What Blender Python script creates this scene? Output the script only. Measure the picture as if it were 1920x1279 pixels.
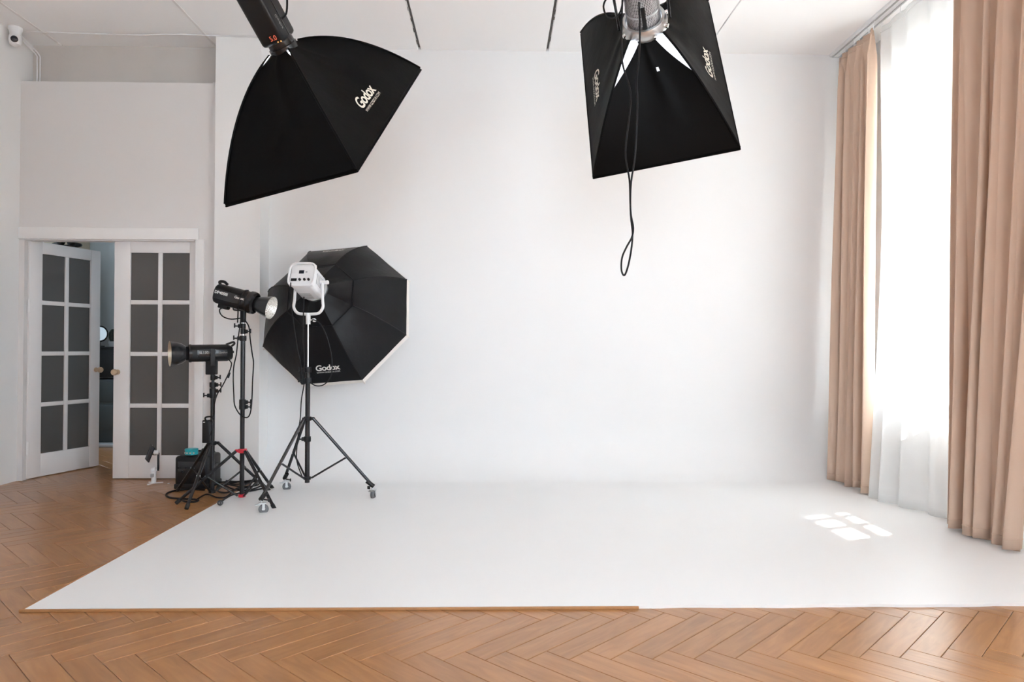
import bpy, bmesh, math, random
from mathutils import Vector, Matrix, noise

for _o in list(bpy.data.objects):
    bpy.data.objects.remove(_o)
scn = bpy.context.scene
col = scn.collection
rnd = random.Random(7)
PI = math.pi

# ------------------------------------------------------------------ camera
cam_d = bpy.data.cameras.new('camera')
cam_d.sensor_width = 36.0
cam_d.lens = 1340.0 / 1920.0 * 36.0
cam_d.clip_start = 0.05
cam = bpy.data.objects.new('camera', cam_d)
col.objects.link(cam)
yaw, pitch, roll = math.atan(30 / 1340), math.atan(15.5 / 1340), 0.003
fwd = Vector((math.sin(yaw) * math.cos(pitch), math.cos(yaw) * math.cos(pitch), math.sin(pitch)))
rgt = Vector((math.cos(yaw), -math.sin(yaw), 0))
upv = rgt.cross(fwd)
r2 = rgt * math.cos(roll) + upv * math.sin(roll)
u2 = upv * math.cos(roll) - rgt * math.sin(roll)
cam.matrix_world = Matrix(((r2.x, u2.x, -fwd.x, 0), (r2.y, u2.y, -fwd.y, 0), (r2.z, u2.z, -fwd.z, 1.12), (0, 0, 0, 1)))
scn.camera = cam

# ------------------------------------------------------------------ light
SKY = 9.0            # brightness of the overcast-bright sky outside
SUN = 38.0
BOX_L, BOX_R = 1.0, 3.2         # softboxes
w = bpy.data.worlds.new('sky')
scn.world = w
w.use_nodes = True
bg = w.node_tree.nodes['Background']
bg.inputs[0].default_value = (0.845, 0.953, 1.08, 1)
bg.inputs[1].default_value = SKY

def light(name, kind, loc, rot, **kw):
    d = bpy.data.lights.new(name, kind)
    portal = kw.pop('portal', False)
    for k, v in kw.items():
        setattr(d, k, v)
    o = bpy.data.objects.new(name, d)
    o.location = loc
    o.rotation_euler = rot
    col.objects.link(o)
    if portal:
        d.cycles.is_portal = True
    return o

# the sun stands high over the courtyard, beyond the curtained window
sun_dir = Vector((0.925, 0.380, 0.90))
light('sun', 'SUN', (6, 6, 6), sun_dir.to_track_quat('Z', 'Y').to_euler(), energy=SUN, angle=0.012, color=(1, 0.97, 0.92))

XL, XR, YF, YB, ZC = -4.03, 3.25, -2.6, 6.27, 3.75
# window openings: right wall (y0, y1, z0, z1); the first is the curtained one in view, the second an added fill window
WIN_R = [(4.25, 5.60, 0.74, 3.25), (-0.5, 1.4, 0.74, 3.2)]
FILL_WIN_F = [(-0.4, 1.5, 0.74, 3.2)]   # unseen fill window added in the wall behind the camera (x0, x1, z0, z1)
for (a, b, c, d) in WIN_R:
    light('window_daylight', 'AREA', (XR + 0.02, (a + b) / 2, (c + d) / 2), (0, PI / 2, 0), shape='RECTANGLE', size=d - c, size_y=b - a, energy=1, portal=True)
FILL_WIN_A = (7.2, 8.5, 0.9, 2.4)     # unseen window added to light the back room (y0, y1, z0, z1)
light('window_daylight', 'AREA', (-6.21, 7.85, 1.65), (0, -PI / 2, 0), shape='RECTANGLE', size=1.5, size_y=1.3, energy=1, portal=True)
for (a, b, c, d) in FILL_WIN_F:
    light('window_daylight', 'AREA', ((a + b) / 2, YF - 0.02, (c + d) / 2), (PI / 2, 0, PI), shape='RECTANGLE', size=b - a, size_y=d - c, energy=1, portal=True)

vs = scn.view_settings
vs.view_transform = 'Standard'
vs.look = 'None'
vs.gamma = 1.0
vs.use_curve_mapping = False
vs.exposure = 0.86
scn.cycles.diffuse_bounces = 6
scn.cycles.max_bounces = 8
scn.cycles.transparent_max_bounces = 8
scn.cycles.adaptive_threshold = 0.12
scn.cycles.caustics_reflective = False
scn.cycles.caustics_refractive = False
scn.cycles.sample_clamp_indirect = 8.0

# ------------------------------------------------------------------ materials
MATS = {}
def srgb(r, g, b):
    f = lambda c: (c / 255 / 12.92) if c / 255 <= 0.04045 else ((c / 255 + 0.055) / 1.055) ** 2.4
    return (f(r), f(g), f(b), 1)

def mat(name, color, rough=0.5, metal=0.0, var=0.06, scale=8.0, bump=0.0, bscale=60.0, spec=0.5, sheen=0.0, **kw):
    """procedural principled material: colour with a soft noise variation and optional noise bump"""
    if name in MATS:
        return MATS[name]
    m = bpy.data.materials.new(name)
    m.use_nodes = True
    nt = m.node_tree
    N, L = nt.nodes, nt.links
    p = N['Principled BSDF']
    p.inputs['Roughness'].default_value = rough
    p.inputs['Metallic'].default_value = metal
    p.inputs['Specular IOR Level'].default_value = spec
    if sheen:
        p.inputs['Sheen Weight'].default_value = sheen
        p.inputs['Sheen Roughness'].default_value = 0.4
    for k, v in kw.items():
        p.inputs[k].default_value = v
    tc = N.new('ShaderNodeTexCoord')
    nz = N.new('ShaderNodeTexNoise')
    nz.inputs['Scale'].default_value = scale
    nz.inputs['Detail'].default_value = 3
    L.new(tc.outputs['Object'], nz.inputs['Vector'])
    mx = N.new('ShaderNodeMix')
    mx.data_type = 'RGBA'
    c0 = [max(0, c * (1 - var)) for c in color[:3]] + [1]
    c1 = [min(1, c * (1 + var)) for c in color[:3]] + [1]
    mx.inputs['A'].default_value = c0
    mx.inputs['B'].default_value = c1
    L.new(nz.outputs['Fac'], mx.inputs['Factor'])
    L.new(mx.outputs['Result'], p.inputs['Base Color'])
    if bump:
        nb = N.new('ShaderNodeTexNoise')
        nb.inputs['Scale'].default_value = bscale
        nb.inputs['Detail'].default_value = 4
        L.new(tc.outputs['Object'], nb.inputs['Vector'])
        bp = N.new('ShaderNodeBump')
        bp.inputs['Strength'].default_value = bump
        bp.inputs['Distance'].default_value = 0.01
        L.new(nb.outputs['Fac'], bp.inputs['Height'])
        L.new(bp.outputs['Normal'], p.inputs['Normal'])
    MATS[name] = m
    return m

WALL = mat('white_wall_paint', (0.81, 0.805, 0.80, 1), 0.75, var=0.02, scale=1.5, bump=0.05, bscale=25)
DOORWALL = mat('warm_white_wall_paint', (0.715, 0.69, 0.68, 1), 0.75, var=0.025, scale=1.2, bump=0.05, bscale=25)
SHADEW = mat('shaded_wall_plaster', (0.60, 0.565, 0.535, 1), 0.85, var=0.06, scale=3, bump=0.08, bscale=20)  # upper door wall: shade of the recess put into a darker colour
CEIL = mat('ceiling_paint', (0.93, 0.925, 0.925, 1), 0.8, var=0.01, scale=2, bump=0.04, bscale=30)
CYC = mat('cyclorama_paint', (0.80, 0.80, 0.805, 1), 0.42, var=0.012, scale=2.2, bump=0.03, bscale=12, spec=0.35)
REARW = mat('grey_wall_paint', (0.30, 0.29, 0.28, 1), 0.8, var=0.03, scale=2)
DOORP = mat('door_paint', (0.79, 0.765, 0.76, 1), 0.45, var=0.02, scale=4)
TRIMP = mat('trim_paint', (0.82, 0.80, 0.79, 1), 0.5, var=0.02, scale=4)
DARKGAP = mat('joint_shadow_filler', (0.16, 0.15, 0.14, 1), 0.9, var=0.5, scale=40)
EDGEW = mat('wood_edging', srgb(168, 122, 80), 0.5, var=0.2, scale=30)
BLACKP = mat('black_plastic', (0.008, 0.008, 0.009, 1), 0.42, spec=0.35, var=0.1, scale=40)
BLACKM = mat('black_painted_metal', (0.010, 0.010, 0.012, 1), 0.25, var=0.1, scale=30)
GLOSSB = mat('black_chrome_tube', (0.07, 0.07, 0.075, 1), 0.13, metal=0.9, var=0.1, scale=30)
RUBBER = mat('black_rubber', (0.010, 0.010, 0.011, 1), 0.55, var=0.15, scale=60)
CABLEM = mat('cable_rubber', (0.006, 0.006, 0.007, 1), 0.5, spec=0.25, var=0.15, scale=60)
CHROME = mat('chrome', (0.78, 0.79, 0.80, 1), 0.14, metal=1.0, var=0.04, scale=20)
STEEL = mat('galvanised_steel', (0.62, 0.64, 0.65, 1), 0.3, metal=0.9, var=0.08, scale=40)
GREYR = mat('grey_rubber', (0.16, 0.165, 0.175, 1), 0.6, var=0.12, scale=60)
WHITEP = mat('white_plastic', (0.82, 0.82, 0.83, 1), 0.35, var=0.02, scale=20)
GREYP = mat('grey_plastic', (0.42, 0.42, 0.43, 1), 0.4, var=0.05, scale=20)
REDM = mat('red_anodised_metal', (0.55, 0.012, 0.03, 1), 0.35, var=0.1, scale=30)
TEAL = mat('teal_print', srgb(24, 160, 172), 0.45, var=0.25, scale=35)
INK = mat('white_print', (0.80, 0.79, 0.76, 1), 0.6, var=0.02, scale=30)
CREAMINK = mat('cream_print', (0.74, 0.70, 0.60, 1), 0.6, var=0.02, scale=30)
GREYINK = mat('grey_print', (0.30, 0.29, 0.27, 1), 0.6, var=0.05, scale=30)
DIFFC = mat('diffuser_cloth', (0.86, 0.86, 0.86, 1), 0.8, var=0.02, scale=8)
LIPC = mat('cream_lip_cloth', (0.80, 0.76, 0.72, 1), 0.8, var=0.04, scale=12)
LINING = mat('silver_lining', (0.86, 0.86, 0.88, 1), 0.35, metal=0.55, var=0.06, scale=30, bump=0.3, bscale=20)
REFL = mat('reflector_bowl', (0.86, 0.84, 0.80, 1), 0.22, metal=0.9, var=0.05, scale=30, bump=0.6, bscale=90)
REFLW = mat('warm_reflector_bowl', (0.66, 0.58, 0.46, 1), 0.35, metal=0.8, var=0.06, scale=30, bump=0.4, bscale=90)
FABRIC = mat('black_softbox_cloth', (0.0018, 0.0017, 0.0018, 1), 0.5, var=0.25, scale=3, bump=0.3, bscale=9, spec=0.085)
OCTF = mat('charcoal_softbox_cloth', (0.0065, 0.0065, 0.0078, 1), 0.42, var=0.4, scale=4, bump=0.4, bscale=11, spec=0.24)
SCREENM = mat('dark_screen', (0.02, 0.022, 0.03, 1), 0.12, var=0.1)
OAK = mat('pale_wood_knob', srgb(196, 172, 144), 0.5, var=0.12, scale=40)
DKWOOD = mat('dark_wardrobe_wood', srgb(74, 50, 34), 0.5, var=0.25, scale=12)
BLUEW = mat('cool_white_wall', (0.70, 0.75, 0.77, 1), 0.8, var=0.02, scale=2)
TANW = mat('tan_wall', (0.60, 0.50, 0.38, 1), 0.8, var=0.04, scale=2)
SLATE = mat('slate_furniture', srgb(58, 66, 68), 0.5, var=0.12, scale=8)
PLANT = mat('dark_plant', srgb(28, 40, 34), 0.6, var=0.3, scale=30)
SUBF = mat('subfloor', srgb(70, 46, 28), 0.9, var=0.2, scale=10)
STUCCO = mat('sun_blocker_plaster', (0.78, 0.77, 0.74, 1), 0.9, var=0.05, scale=2)
AWN = mat('awning_canvas', (0.72, 0.66, 0.54, 1), 0.8, var=0.04, scale=4)
PAVE = mat('courtyard_paving', (0.55, 0.54, 0.52, 1), 0.9, var=0.15, scale=4)

def emis(name, color, strength):
    m = bpy.data.materials.new(name)
    m.use_nodes = True
    p = m.node_tree.nodes['Principled BSDF']
    p.inputs['Base Color'].default_value = (0.02, 0.02, 0.02, 1)
    p.inputs['Emission Color'].default_value = color
    p.inputs['Emission Strength'].default_value = strength
    return m
REDLED = emis('red_display_digits', (1, 0.16, 0.08, 1), 0.5)
AMBLED = emis('amber_indicator', (1, 0.4, 0.12, 1), 1.0)
BULB = emis('lit_modelling_bulb', (0.9, 0.93, 1, 1), 30.0)

def wood_floor():
    m = bpy.data.materials.new('oak_plank')
    m.use_nodes = True
    N, L = m.node_tree.nodes, m.node_tree.links
    p = N['Principled BSDF']
    uv = N.new('ShaderNodeUVMap'); uv.uv_map = 'plank'
    oi = N.new('ShaderNodeObjectInfo')
    ge = N.new('ShaderNodeNewGeometry')
    add = N.new('ShaderNodeMath'); add.operation = 'ADD'
    L.new(oi.outputs['Random'], add.inputs[0]); L.new(ge.outputs['Random Per Island'], add.inputs[1])
    fr = N.new('ShaderNodeMath'); fr.operation = 'FRACT'
    L.new(add.outputs[0], fr.inputs[0])
    mul = N.new('ShaderNodeMath'); mul.operation = 'MULTIPLY'; mul.inputs[1].default_value = 37.0
    L.new(fr.outputs[0], mul.inputs[0])
    cmb = N.new('ShaderNodeCombineXYZ')
    L.new(mul.outputs[0], cmb.inputs[0]); L.new(mul.outputs[0], cmb.inputs[1])
    va = N.new('ShaderNodeVectorMath'); va.operation = 'ADD'
    L.new(uv.outputs[0], va.inputs[0]); L.new(cmb.outputs[0], va.inputs[1])
    mp = N.new('ShaderNodeMapping'); mp.inputs['Scale'].default_value = (1.8, 14.0, 1)
    L.new(va.outputs[0], mp.inputs[0])
    n1 = N.new('ShaderNodeTexNoise'); n1.inputs['Scale'].default_value = 2.0; n1.inputs['Detail'].default_value = 6; n1.inputs['Distortion'].default_value = 1.2
    L.new(mp.outputs[0], n1.inputs['Vector'])
    mp2 = N.new('ShaderNodeMapping'); mp2.inputs['Scale'].default_value = (5, 11, 1)
    L.new(va.outputs[0], mp2.inputs[0])
    n2 = N.new('ShaderNodeTexNoise'); n2.inputs['Scale'].default_value = 1.0; n2.inputs['Detail'].default_value = 3
    L.new(mp2.outputs[0], n2.inputs['Vector'])
    r1 = N.new('ShaderNodeValToRGB')
    r1.color_ramp.elements[0].position = 0.22; r1.color_ramp.elements[0].color = srgb(146, 98, 56)
    r1.color_ramp.elements[1].position = 0.78; r1.color_ramp.elements[1].color = srgb(176, 127, 80)
    L.new(n1.outputs['Fac'], r1.inputs[0])
    r2_ = N.new('ShaderNodeValToRGB')
    r2_.color_ramp.elements[0].position = 0.28; r2_.color_ramp.elements[0].color = (0.80, 0.77, 0.75, 1)
    r2_.color_ramp.elements[1].position = 0.48; r2_.color_ramp.elements[1].color = (1, 1, 1, 1)
    L.new(n2.outputs['Fac'], r2_.inputs[0])
    mm = N.new('ShaderNodeMix'); mm.data_type = 'RGBA'; mm.blend_type = 'MULTIPLY'; mm.inputs['Factor'].default_value = 0.7
    L.new(r1.outputs[0], mm.inputs['A']); L.new(r2_.outputs[0], mm.inputs['B'])
    r3 = N.new('ShaderNodeMapRange'); r3.inputs['To Min'].default_value = 0.90; r3.inputs['To Max'].default_value = 1.08
    L.new(fr.outputs[0], r3.inputs['Value'])
    mv = N.new('ShaderNodeMix'); mv.data_type = 'RGBA'; mv.blend_type = 'MULTIPLY'; mv.inputs['Factor'].default_value = 1
    L.new(mm.outputs['Result'], mv.inputs['A']); L.new(r3.outputs[0], mv.inputs['B'])
    L.new(mv.outputs['Result'], p.inputs['Base Color'])
    p.inputs['Roughness'].default_value = 0.28
    p.inputs['Specular IOR Level'].default_value = 0.95
    bp = N.new('ShaderNodeBump'); bp.inputs['Strength'].default_value = 0.10; bp.inputs['Distance'].default_value = 0.003
    L.new(n1.outputs['Fac'], bp.inputs['Height']); L.new(bp.outputs[0], p.inputs['Normal'])
    return m
OAKF = wood_floor()

def mix_shader(name, parts):
    """parts: list of (bsdf node type, colour, weight) mixed together"""
    m = bpy.data.materials.new(name); m.use_nodes = True
    N, L = m.node_tree.nodes, m.node_tree.links
    N.remove(N['Principled BSDF']); out = N['Material Output']
    tc = N.new('ShaderNodeTexCoord'); nz = N.new('ShaderNodeTexNoise'); nz.inputs['Scale'].default_value = 14
    L.new(tc.outputs['Object'], nz.inputs['Vector'])
    acc, tot = None, 0
    for typ, c, wt in parts:
        b = N.new(typ)
        mx = N.new('ShaderNodeMix'); mx.data_type = 'RGBA'
        mx.inputs['A'].default_value = [v * 0.97 for v in c[:3]] + [1]; mx.inputs['B'].default_value = c
        L.new(nz.outputs['Fac'], mx.inputs['Factor']); L.new(mx.outputs['Result'], b.inputs['Color'])
        if acc is None:
            acc = b.outputs[0]
        else:
            ms = N.new('ShaderNodeMixShader'); ms.inputs[0].default_value = wt / (tot + wt)
            L.new(acc, ms.inputs[1]); L.new(b.outputs[0], ms.inputs[2]); acc = ms.outputs[0]
        tot += wt
    L.new(acc, out.inputs['Surface'])
    return m
SHEER = mix_shader('sheer_voile', [('ShaderNodeBsdfTransparent', (1, 1, 1, 1), 0.40), ('ShaderNodeBsdfTranslucent', (0.97, 0.97, 0.97, 1), 0.28), ('ShaderNodeBsdfDiffuse', (0.97, 0.97, 0.97, 1), 0.32)])
DRAPE = mix_shader('beige_velvet', [('ShaderNodeBsdfDiffuse', srgb(218, 191, 171), 0.86), ('ShaderNodeBsdfTranslucent', srgb(215, 165, 130), 0.08), ('ShaderNodeBsdfSheen', srgb(235, 215, 200), 0.06)])
GLASSW = mix_shader('window_glass', [('ShaderNodeBsdfTransparent', (0.97, 0.985, 0.98, 1), 0.93), ('ShaderNodeBsdfGlossy', (1, 1, 1, 1), 0.07)])

def frosted():
    m = bpy.data.materials.new('frosted_grey_glass'); m.use_nodes = True
    N, L = m.node_tree.nodes, m.node_tree.links
    p = N['Principled BSDF']
    p.inputs['Base Color'].default_value = (0.115, 0.108, 0.102, 1)
    p.inputs['Roughness'].default_value = 0.22
    p.inputs['Transmission Weight'].default_value = 0.25
    tc = N.new('ShaderNodeTexCoord'); nz = N.new('ShaderNodeTexNoise'); nz.inputs['Scale'].default_value = 2.5
    L.new(tc.outputs['Object'], nz.inputs['Vector'])
    mr = N.new('ShaderNodeMapRange'); mr.inputs['To Min'].default_value = 0.16; mr.inputs['To Max'].default_value = 0.30
    L.new(nz.outputs['Fac'], mr.inputs['Value']); L.new(mr.outputs[0], p.inputs['Roughness'])
    return m
FROST = frosted()

def perforated():
    m = bpy.data.materials.new('perforated_silver'); m.use_nodes = True
    N, L = m.node_tree.nodes, m.node_tree.links
    p = N['Principled BSDF']; p.inputs['Metallic'].default_value = 0.6; p.inputs['Roughness'].default_value = 0.35
    uv = N.new('ShaderNodeUVMap'); uv.uv_map = 'plank'
    mp = N.new('ShaderNodeMapping'); mp.inputs['Scale'].default_value = (110, 110, 1)
    L.new(uv.outputs[0], mp.inputs[0])
    vo = N.new('ShaderNodeTexVoronoi'); vo.inputs['Randomness'].default_value = 0.0; vo.inputs['Scale'].default_value = 1
    L.new(mp.outputs[0], vo.inputs['Vector'])
    rp = N.new('ShaderNodeValToRGB'); rp.color_ramp.interpolation = 'CONSTANT'
    rp.color_ramp.elements[0].color = (0.02, 0.02, 0.02, 1); rp.color_ramp.elements[1].position = 0.33
    rp.color_ramp.elements[1].color = (0.55, 0.55, 0.57, 1)
    L.new(vo.outputs['Distance'], rp.inputs[0]); L.new(rp.outputs[0], p.inputs['Base Color'])
    return m
PERF = perforated()

# ------------------------------------------------------------------ mesh building
def V(*a):
    return Vector(a)

class MB:
    """collects shapes into one mesh"""
    def __init__(self):
        self.v, self.f, self.uv = [], [], None
    def add(self, vs, fs, M=None):
        n = len(self.v)
        self.v += [tuple(M @ Vector(p)) if M else tuple(p) for p in vs]
        self.f += [tuple(i + n for i in f) for f in fs]
        return self
    def box(self, c, s, M=None, bev=0.0, seg=2):
        bm = bmesh.new()
        bmesh.ops.create_cube(bm, size=1)
        for q in bm.verts:
            q.co = Vector((q.co.x * s[0], q.co.y * s[1], q.co.z * s[2])) + Vector(c)
        if bev:
            bmesh.ops.bevel(bm, geom=bm.edges[:], offset=min(bev, min(s) * 0.49), segments=seg, affect='EDGES', profile=0.5)
        bm.verts.ensure_lookup_table()
        self.add([q.co.copy() for q in bm.verts], [[q.index for q in fc.verts] for fc in bm.faces], M)
        bm.free()
        return self
    def cyl(self, p0, p1, r0, r1=None, n=16, caps=True):
        p0, p1 = Vector(p0), Vector(p1)
        r1 = r0 if r1 is None else r1
        q = (p1 - p0).to_track_quat('Z', 'Y')
        ex, ey = q @ Vector((1, 0, 0)), q @ Vector((0, 1, 0))
        vs, fs = [], []
        for k in range(n):
            a = 2 * PI * k / n
            d = ex * math.cos(a) + ey * math.sin(a)
            vs += [p0 + d * r0, p1 + d * r1]
        for k in range(n):
            a, b = 2 * k, 2 * ((k + 1) % n)
            fs.append((a, b, b + 1, a + 1))
        if caps:
            fs.append(tuple(2 * k for k in reversed(range(n))))
            fs.append(tuple(2 * k + 1 for k in range(n)))
        return self.add(vs, fs)
    def lathe(self, prof, o, ax, n=32, close=False):
        """prof: [(radius, height along ax)]"""
        o, ax = Vector(o), Vector(ax).normalized()
        q = ax.to_track_quat('Z', 'Y')
        ex, ey = q @ Vector((1, 0, 0)), q @ Vector((0, 1, 0))
        vs, fs = [], []
        for r, h in prof:
            for k in range(n):
                a = 2 * PI * k / n
                vs.append(o + ax * h + (ex * math.cos(a) + ey * math.sin(a)) * r)
        m = len(prof)
        for i in range(m - 1 if not close else m):
            j = (i + 1) % m
            for k in range(n):
                l = (k + 1) % n
                fs.append((i * n + k, i * n + l, j * n + l, j * n + k))
        return self.add(vs, fs)
    def tube(self, pts, r, n=8, smooth=6, closed=False):
        P = catmull([Vector(p) for p in pts], smooth) if smooth else [Vector(p) for p in pts]
        vs, fs = [], []
        t0 = (P[1] - P[0]).normalized()
        ref = Vector((0, 0, 1)) if abs(t0.z) < 0.9 else Vector((1, 0, 0))
        ex = t0.cross(ref).normalized()
        for i, p in enumerate(P):
            t = (P[min(i + 1, len(P) - 1)] - P[max(i - 1, 0)]).normalized()
            ex = (ex - t * ex.dot(t)).normalized()
            ey = t.cross(ex)
            for k in range(n):
                a = 2 * PI * k / n
                vs.append(p + (ex * math.cos(a) + ey * math.sin(a)) * r)
        for i in range(len(P) - 1):
            for k in range(n):
                l = (k + 1) % n
                fs.append((i * n + k, i * n + l, (i + 1) * n + l, (i + 1) * n + k))
        fs.append(tuple(reversed(range(n))))
        fs.append(tuple((len(P) - 1) * n + k for k in range(n)))
        return self.add(vs, fs)
    def grid(self, fn, nu, nv, skip=None):
        vs = [fn(i / nu, j / nv) for j in range(nv + 1) for i in range(nu + 1)]
        fs = []
        for j in range(nv):
            for i in range(nu):
                if skip and skip(i, j):
                    continue
                a = j * (nu + 1) + i
                fs.append((a, a + 1, a + nu + 2, a + nu + 1))
        return self.add(vs, fs)
    def prism(self, poly, y0, y1):
        """poly of (x, z) extruded along y"""
        n = len(poly)
        vs = [(x, y0, z) for x, z in poly] + [(x, y1, z) for x, z in poly]
        fs = [tuple(range(n)), tuple(reversed(range(n, 2 * n)))]
        for k in range(n):
            l = (k + 1) % n
            fs.append((l, k, k + n, l + n))
        return self.add(vs, fs)
    def build(self, name, m, parent=None, smooth=40, loc=None, label=None):
        me = bpy.data.meshes.new(name)
        me.from_pydata([tuple(p) for p in self.v], [], self.f)
        me.materials.append(m)
        if smooth:
            for p in me.polygons:
                p.use_smooth = True
            me.set_sharp_from_angle(angle=math.radians(smooth))
        me.update()
        o = bpy.data.objects.new(name, me)
        col.objects.link(o)
        if parent:
            o.parent = parent
        if loc is not None:
            o.location = loc
        if label:
            o['label'] = label
        return o

def catmull(P, k):
    out = []
    n = len(P)
    for i in range(n - 1):
        a, b, c, d = P[max(i - 1, 0)], P[i], P[i + 1], P[min(i + 2, n - 1)]
        for s in range(k):
            t = s / k
            out.append(0.5 * ((2 * b) + (c - a) * t + (2 * a - 5 * b + 4 * c - d) * t * t + (3 * b - a - 3 * c + d) * t ** 3))
    out.append(P[-1])
    return out

def tag(o, label, cat, group=None, kind=None):
    o['label'] = label
    o['category'] = cat
    if group: o['group'] = group
    if kind: o['kind'] = kind
    return o

def thing(name, loc, label, cat, group=None, kind=None, rot=None):
    o = bpy.data.objects.new(name, None)
    o.empty_display_size = 0.1
    col.objects.link(o)
    if rot is not None:
        o.matrix_world = Matrix.Translation(loc) @ rot.to_4x4()
    else:
        o.location = loc
    return tag(o, label, cat, group, kind)

_font_cache = {}
def text_geo(s, size, shear=0.0, bold=0.0, spacing=1.0):
    key = (s, size, shear, bold, spacing)
    if key in _font_cache:
        return _font_cache[key]
    cu = bpy.data.curves.new('lettering', 'FONT')
    cu.body = s; cu.size = size; cu.shear = shear; cu.offset = bold; cu.space_character = spacing
    cu.align_x = 'CENTER'; cu.align_y = 'CENTER'; cu.resolution_u = 4
    o = bpy.data.objects.new('lettering', cu)
    col.objects.link(o)
    dg = bpy.context.evaluated_depsgraph_get()
    me = bpy.data.meshes.new_from_object(o.evaluated_get(dg))
    g = ([v.co.copy() for v in me.vertices], [tuple(p.vertices) for p in me.polygons])
    bpy.data.objects.remove(o); bpy.data.curves.remove(cu); bpy.data.meshes.remove(me)
    _font_cache[key] = g
    return g

def lettering(s, size, fn, m, parent, shear=0.0, bold=0.0, spacing=1.0, name='lettering'):
    """text whose flat (x, y) is carried onto a surface by fn"""
    vs, fs = text_geo(s, size, shear, bold, spacing)
    b = MB().add([fn(v.x, v.y) for v in vs], fs)
    return b.build(name, m, parent, smooth=0)

# ------------------------------------------------------------------ the room
def plane_box(name, x0, x1, y0, y1, z0, z1, m, label, cat, kind='structure'):
    o = MB().box(((x1 - x0) / 2, (y1 - y0) / 2, (z1 - z0) / 2), (x1 - x0, y1 - y0, z1 - z0)).build(name, m, smooth=0, loc=(x0, y0, z0))
    return tag(o, label, cat, kind=kind)

# floor: dark subfloor with herringbone planks lying on it
floor = plane_box('floor', -6.4, XR + 0.3, YF - 0.3, 9.4, -0.12, -0.0105, SUBF, 'oak herringbone plank floor running in front of and beside white sweep', 'floor')
PW = 0.1069
PL = PW * 5
def plank_mesh(verts_M=None):
    g, c, th = 0.0011, 0.0014, 0.0100
    x0, x1, y0, y1 = g, PL - g, g, PW - g
    v = [(x0, y0, -th), (x1, y0, -th), (x1, y1, -th), (x0, y1, -th),
         (x0, y0, -c), (x1, y0, -c), (x1, y1, -c), (x0, y1, -c),
         (x0 + c, y0 + c, 0), (x1 - c, y0 + c, 0), (x1 - c, y1 - c, 0), (x0 + c, y1 - c, 0)]
    f = [(8, 9, 10, 11)]
    for a in (0, 4):
        for k in range(4):
            l = (k + 1) % 4
            f.append((a + k, a + l, a + 4 + l, a + 4 + k))
    return v, f
pv, pf = plank_mesh()
def uv_from(me, coords):
    u = me.uv_layers.new(name='plank')
    for lp in me.loops:
        u.data[lp.index].uv = coords[lp.vertex_index]
pme = bpy.data.meshes.new('plank')
pme.from_pydata(pv, [], pf); pme.materials.append(OAKF); uv_from(pme, [(p[0], p[1]) for p in pv]); pme.update()
eu, ev = V(1, -1, 0) / math.sqrt(2), V(1, 1, 0) / math.sqrt(2)
O = V(-0.036, 2.587, 0)
planks = []
for n in range(-60, 60):
    for k in range(-10, 16):
        base_u, base_v = n * PW + k * PL, n * PW - k * PL
        # plank along u
        pA = O + eu * base_u + ev * base_v
        planks.append((pA, -PI / 4))
        # plank along v, standing to the left of the first one's end
        pB = O + eu * base_u + ev * base_v
        planks.append((pB, PI / 4))
single, rest = [], []
for p, a in planks:
    ux = V(math.cos(a), math.sin(a), 0); uy = V(-math.sin(a), math.cos(a), 0)
    c = p + ux * PL / 2 + uy * PW / 2
    inroom = XL - 0.3 < c.x < XR + 0.25 and YF - 0.2 < c.y < 6.35
    back = -6.2 < c.x < -1.8 and 6.2 < c.y < 9.2
    if not (inroom or back):
        continue
    corners = [p, p + ux * PL, p + ux * PL + uy * PW, p + uy * PW]
    if all(q.x > -1.99 and 3.10 < q.y for q in corners) and c.x < 3.4:
        continue
    vis = c.y > 2.12 and c.y < 6.25 and abs(c.x) < 0.74 * c.y + 0.2 and not (c.x > -1.8 and c.y > 3.25)
    (single if vis and inroom else rest).append((p, a))
single.sort(key=lambda q: q[0].length)
for p, a in single[300:]:
    rest.append((p, a))
single = single[:300]
for p, a in single:
    o = bpy.data.objects.new('plank', pme)
    col.objects.link(o)
    o.parent = floor
    o.location = p - floor.location
    o.rotation_euler = (0, 0, a)
mb = MB(); uvs = []
for p, a in rest:
    M = Matrix.Translation(p - floor.location) @ Matrix.Rotation(a, 4, 'Z')
    mb.add(pv, pf, M)
    uvs += [(q[0], q[1]) for q in pv]
po = mb.build('planks_beyond', OAKF, floor, smooth=0)
uv_from(po.data, uvs)
po['kind'] = 'stuff'

# cyclorama: painted board floor that curves up into the back wall
CX0, CX1, CY0, RC, CT = -1.995, XR, 3.092, 0.38, 0.012
prof = [(CY0, 0.0), (CY0, CT)] + [(CY0 + (YB - RC - CY0) * k / 12, CT) for k in range(1, 13)]
prof += [(YB - RC + RC * math.sin(PI / 2 * k / 14), CT + RC - RC * math.cos(PI / 2 * k / 14)) for k in range(1, 15)]
prof += [(YB, CT + RC + (ZC + 0.02 - CT - RC) * k / 6) for k in range(1, 7)]
def edge_wobble(x, j):
    if j <= 1 and x > 0.6:
        return 0.004 * math.sin(x * 9) + 0.003 * math.sin(x * 23 + 1)
    return 0.0
nx = 60
cyc = MB().grid(lambda s, t: (CX0 + (CX1 - CX0) * s, prof[round(t * (len(prof) - 1))][0] + edge_wobble(CX0 + (CX1 - CX0) * s, round(t * (len(prof) - 1))), prof[round(t * (len(prof) - 1))][1]), nx, len(prof) - 1)
cyc = cyc.build('wall_cyclorama', CYC, smooth=50)
tag(cyc, 'white infinity sweep, painted floor curving up into the back wall', 'cyclorama', kind='structure')
trim = MB().box((0, 0, 0.006), (0.62 + 2.015, 0.010, 0.012), bev=0.002).build('trim_1', EDGEW, loc=(-0.6975, CY0 - 0.006, 0))
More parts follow.
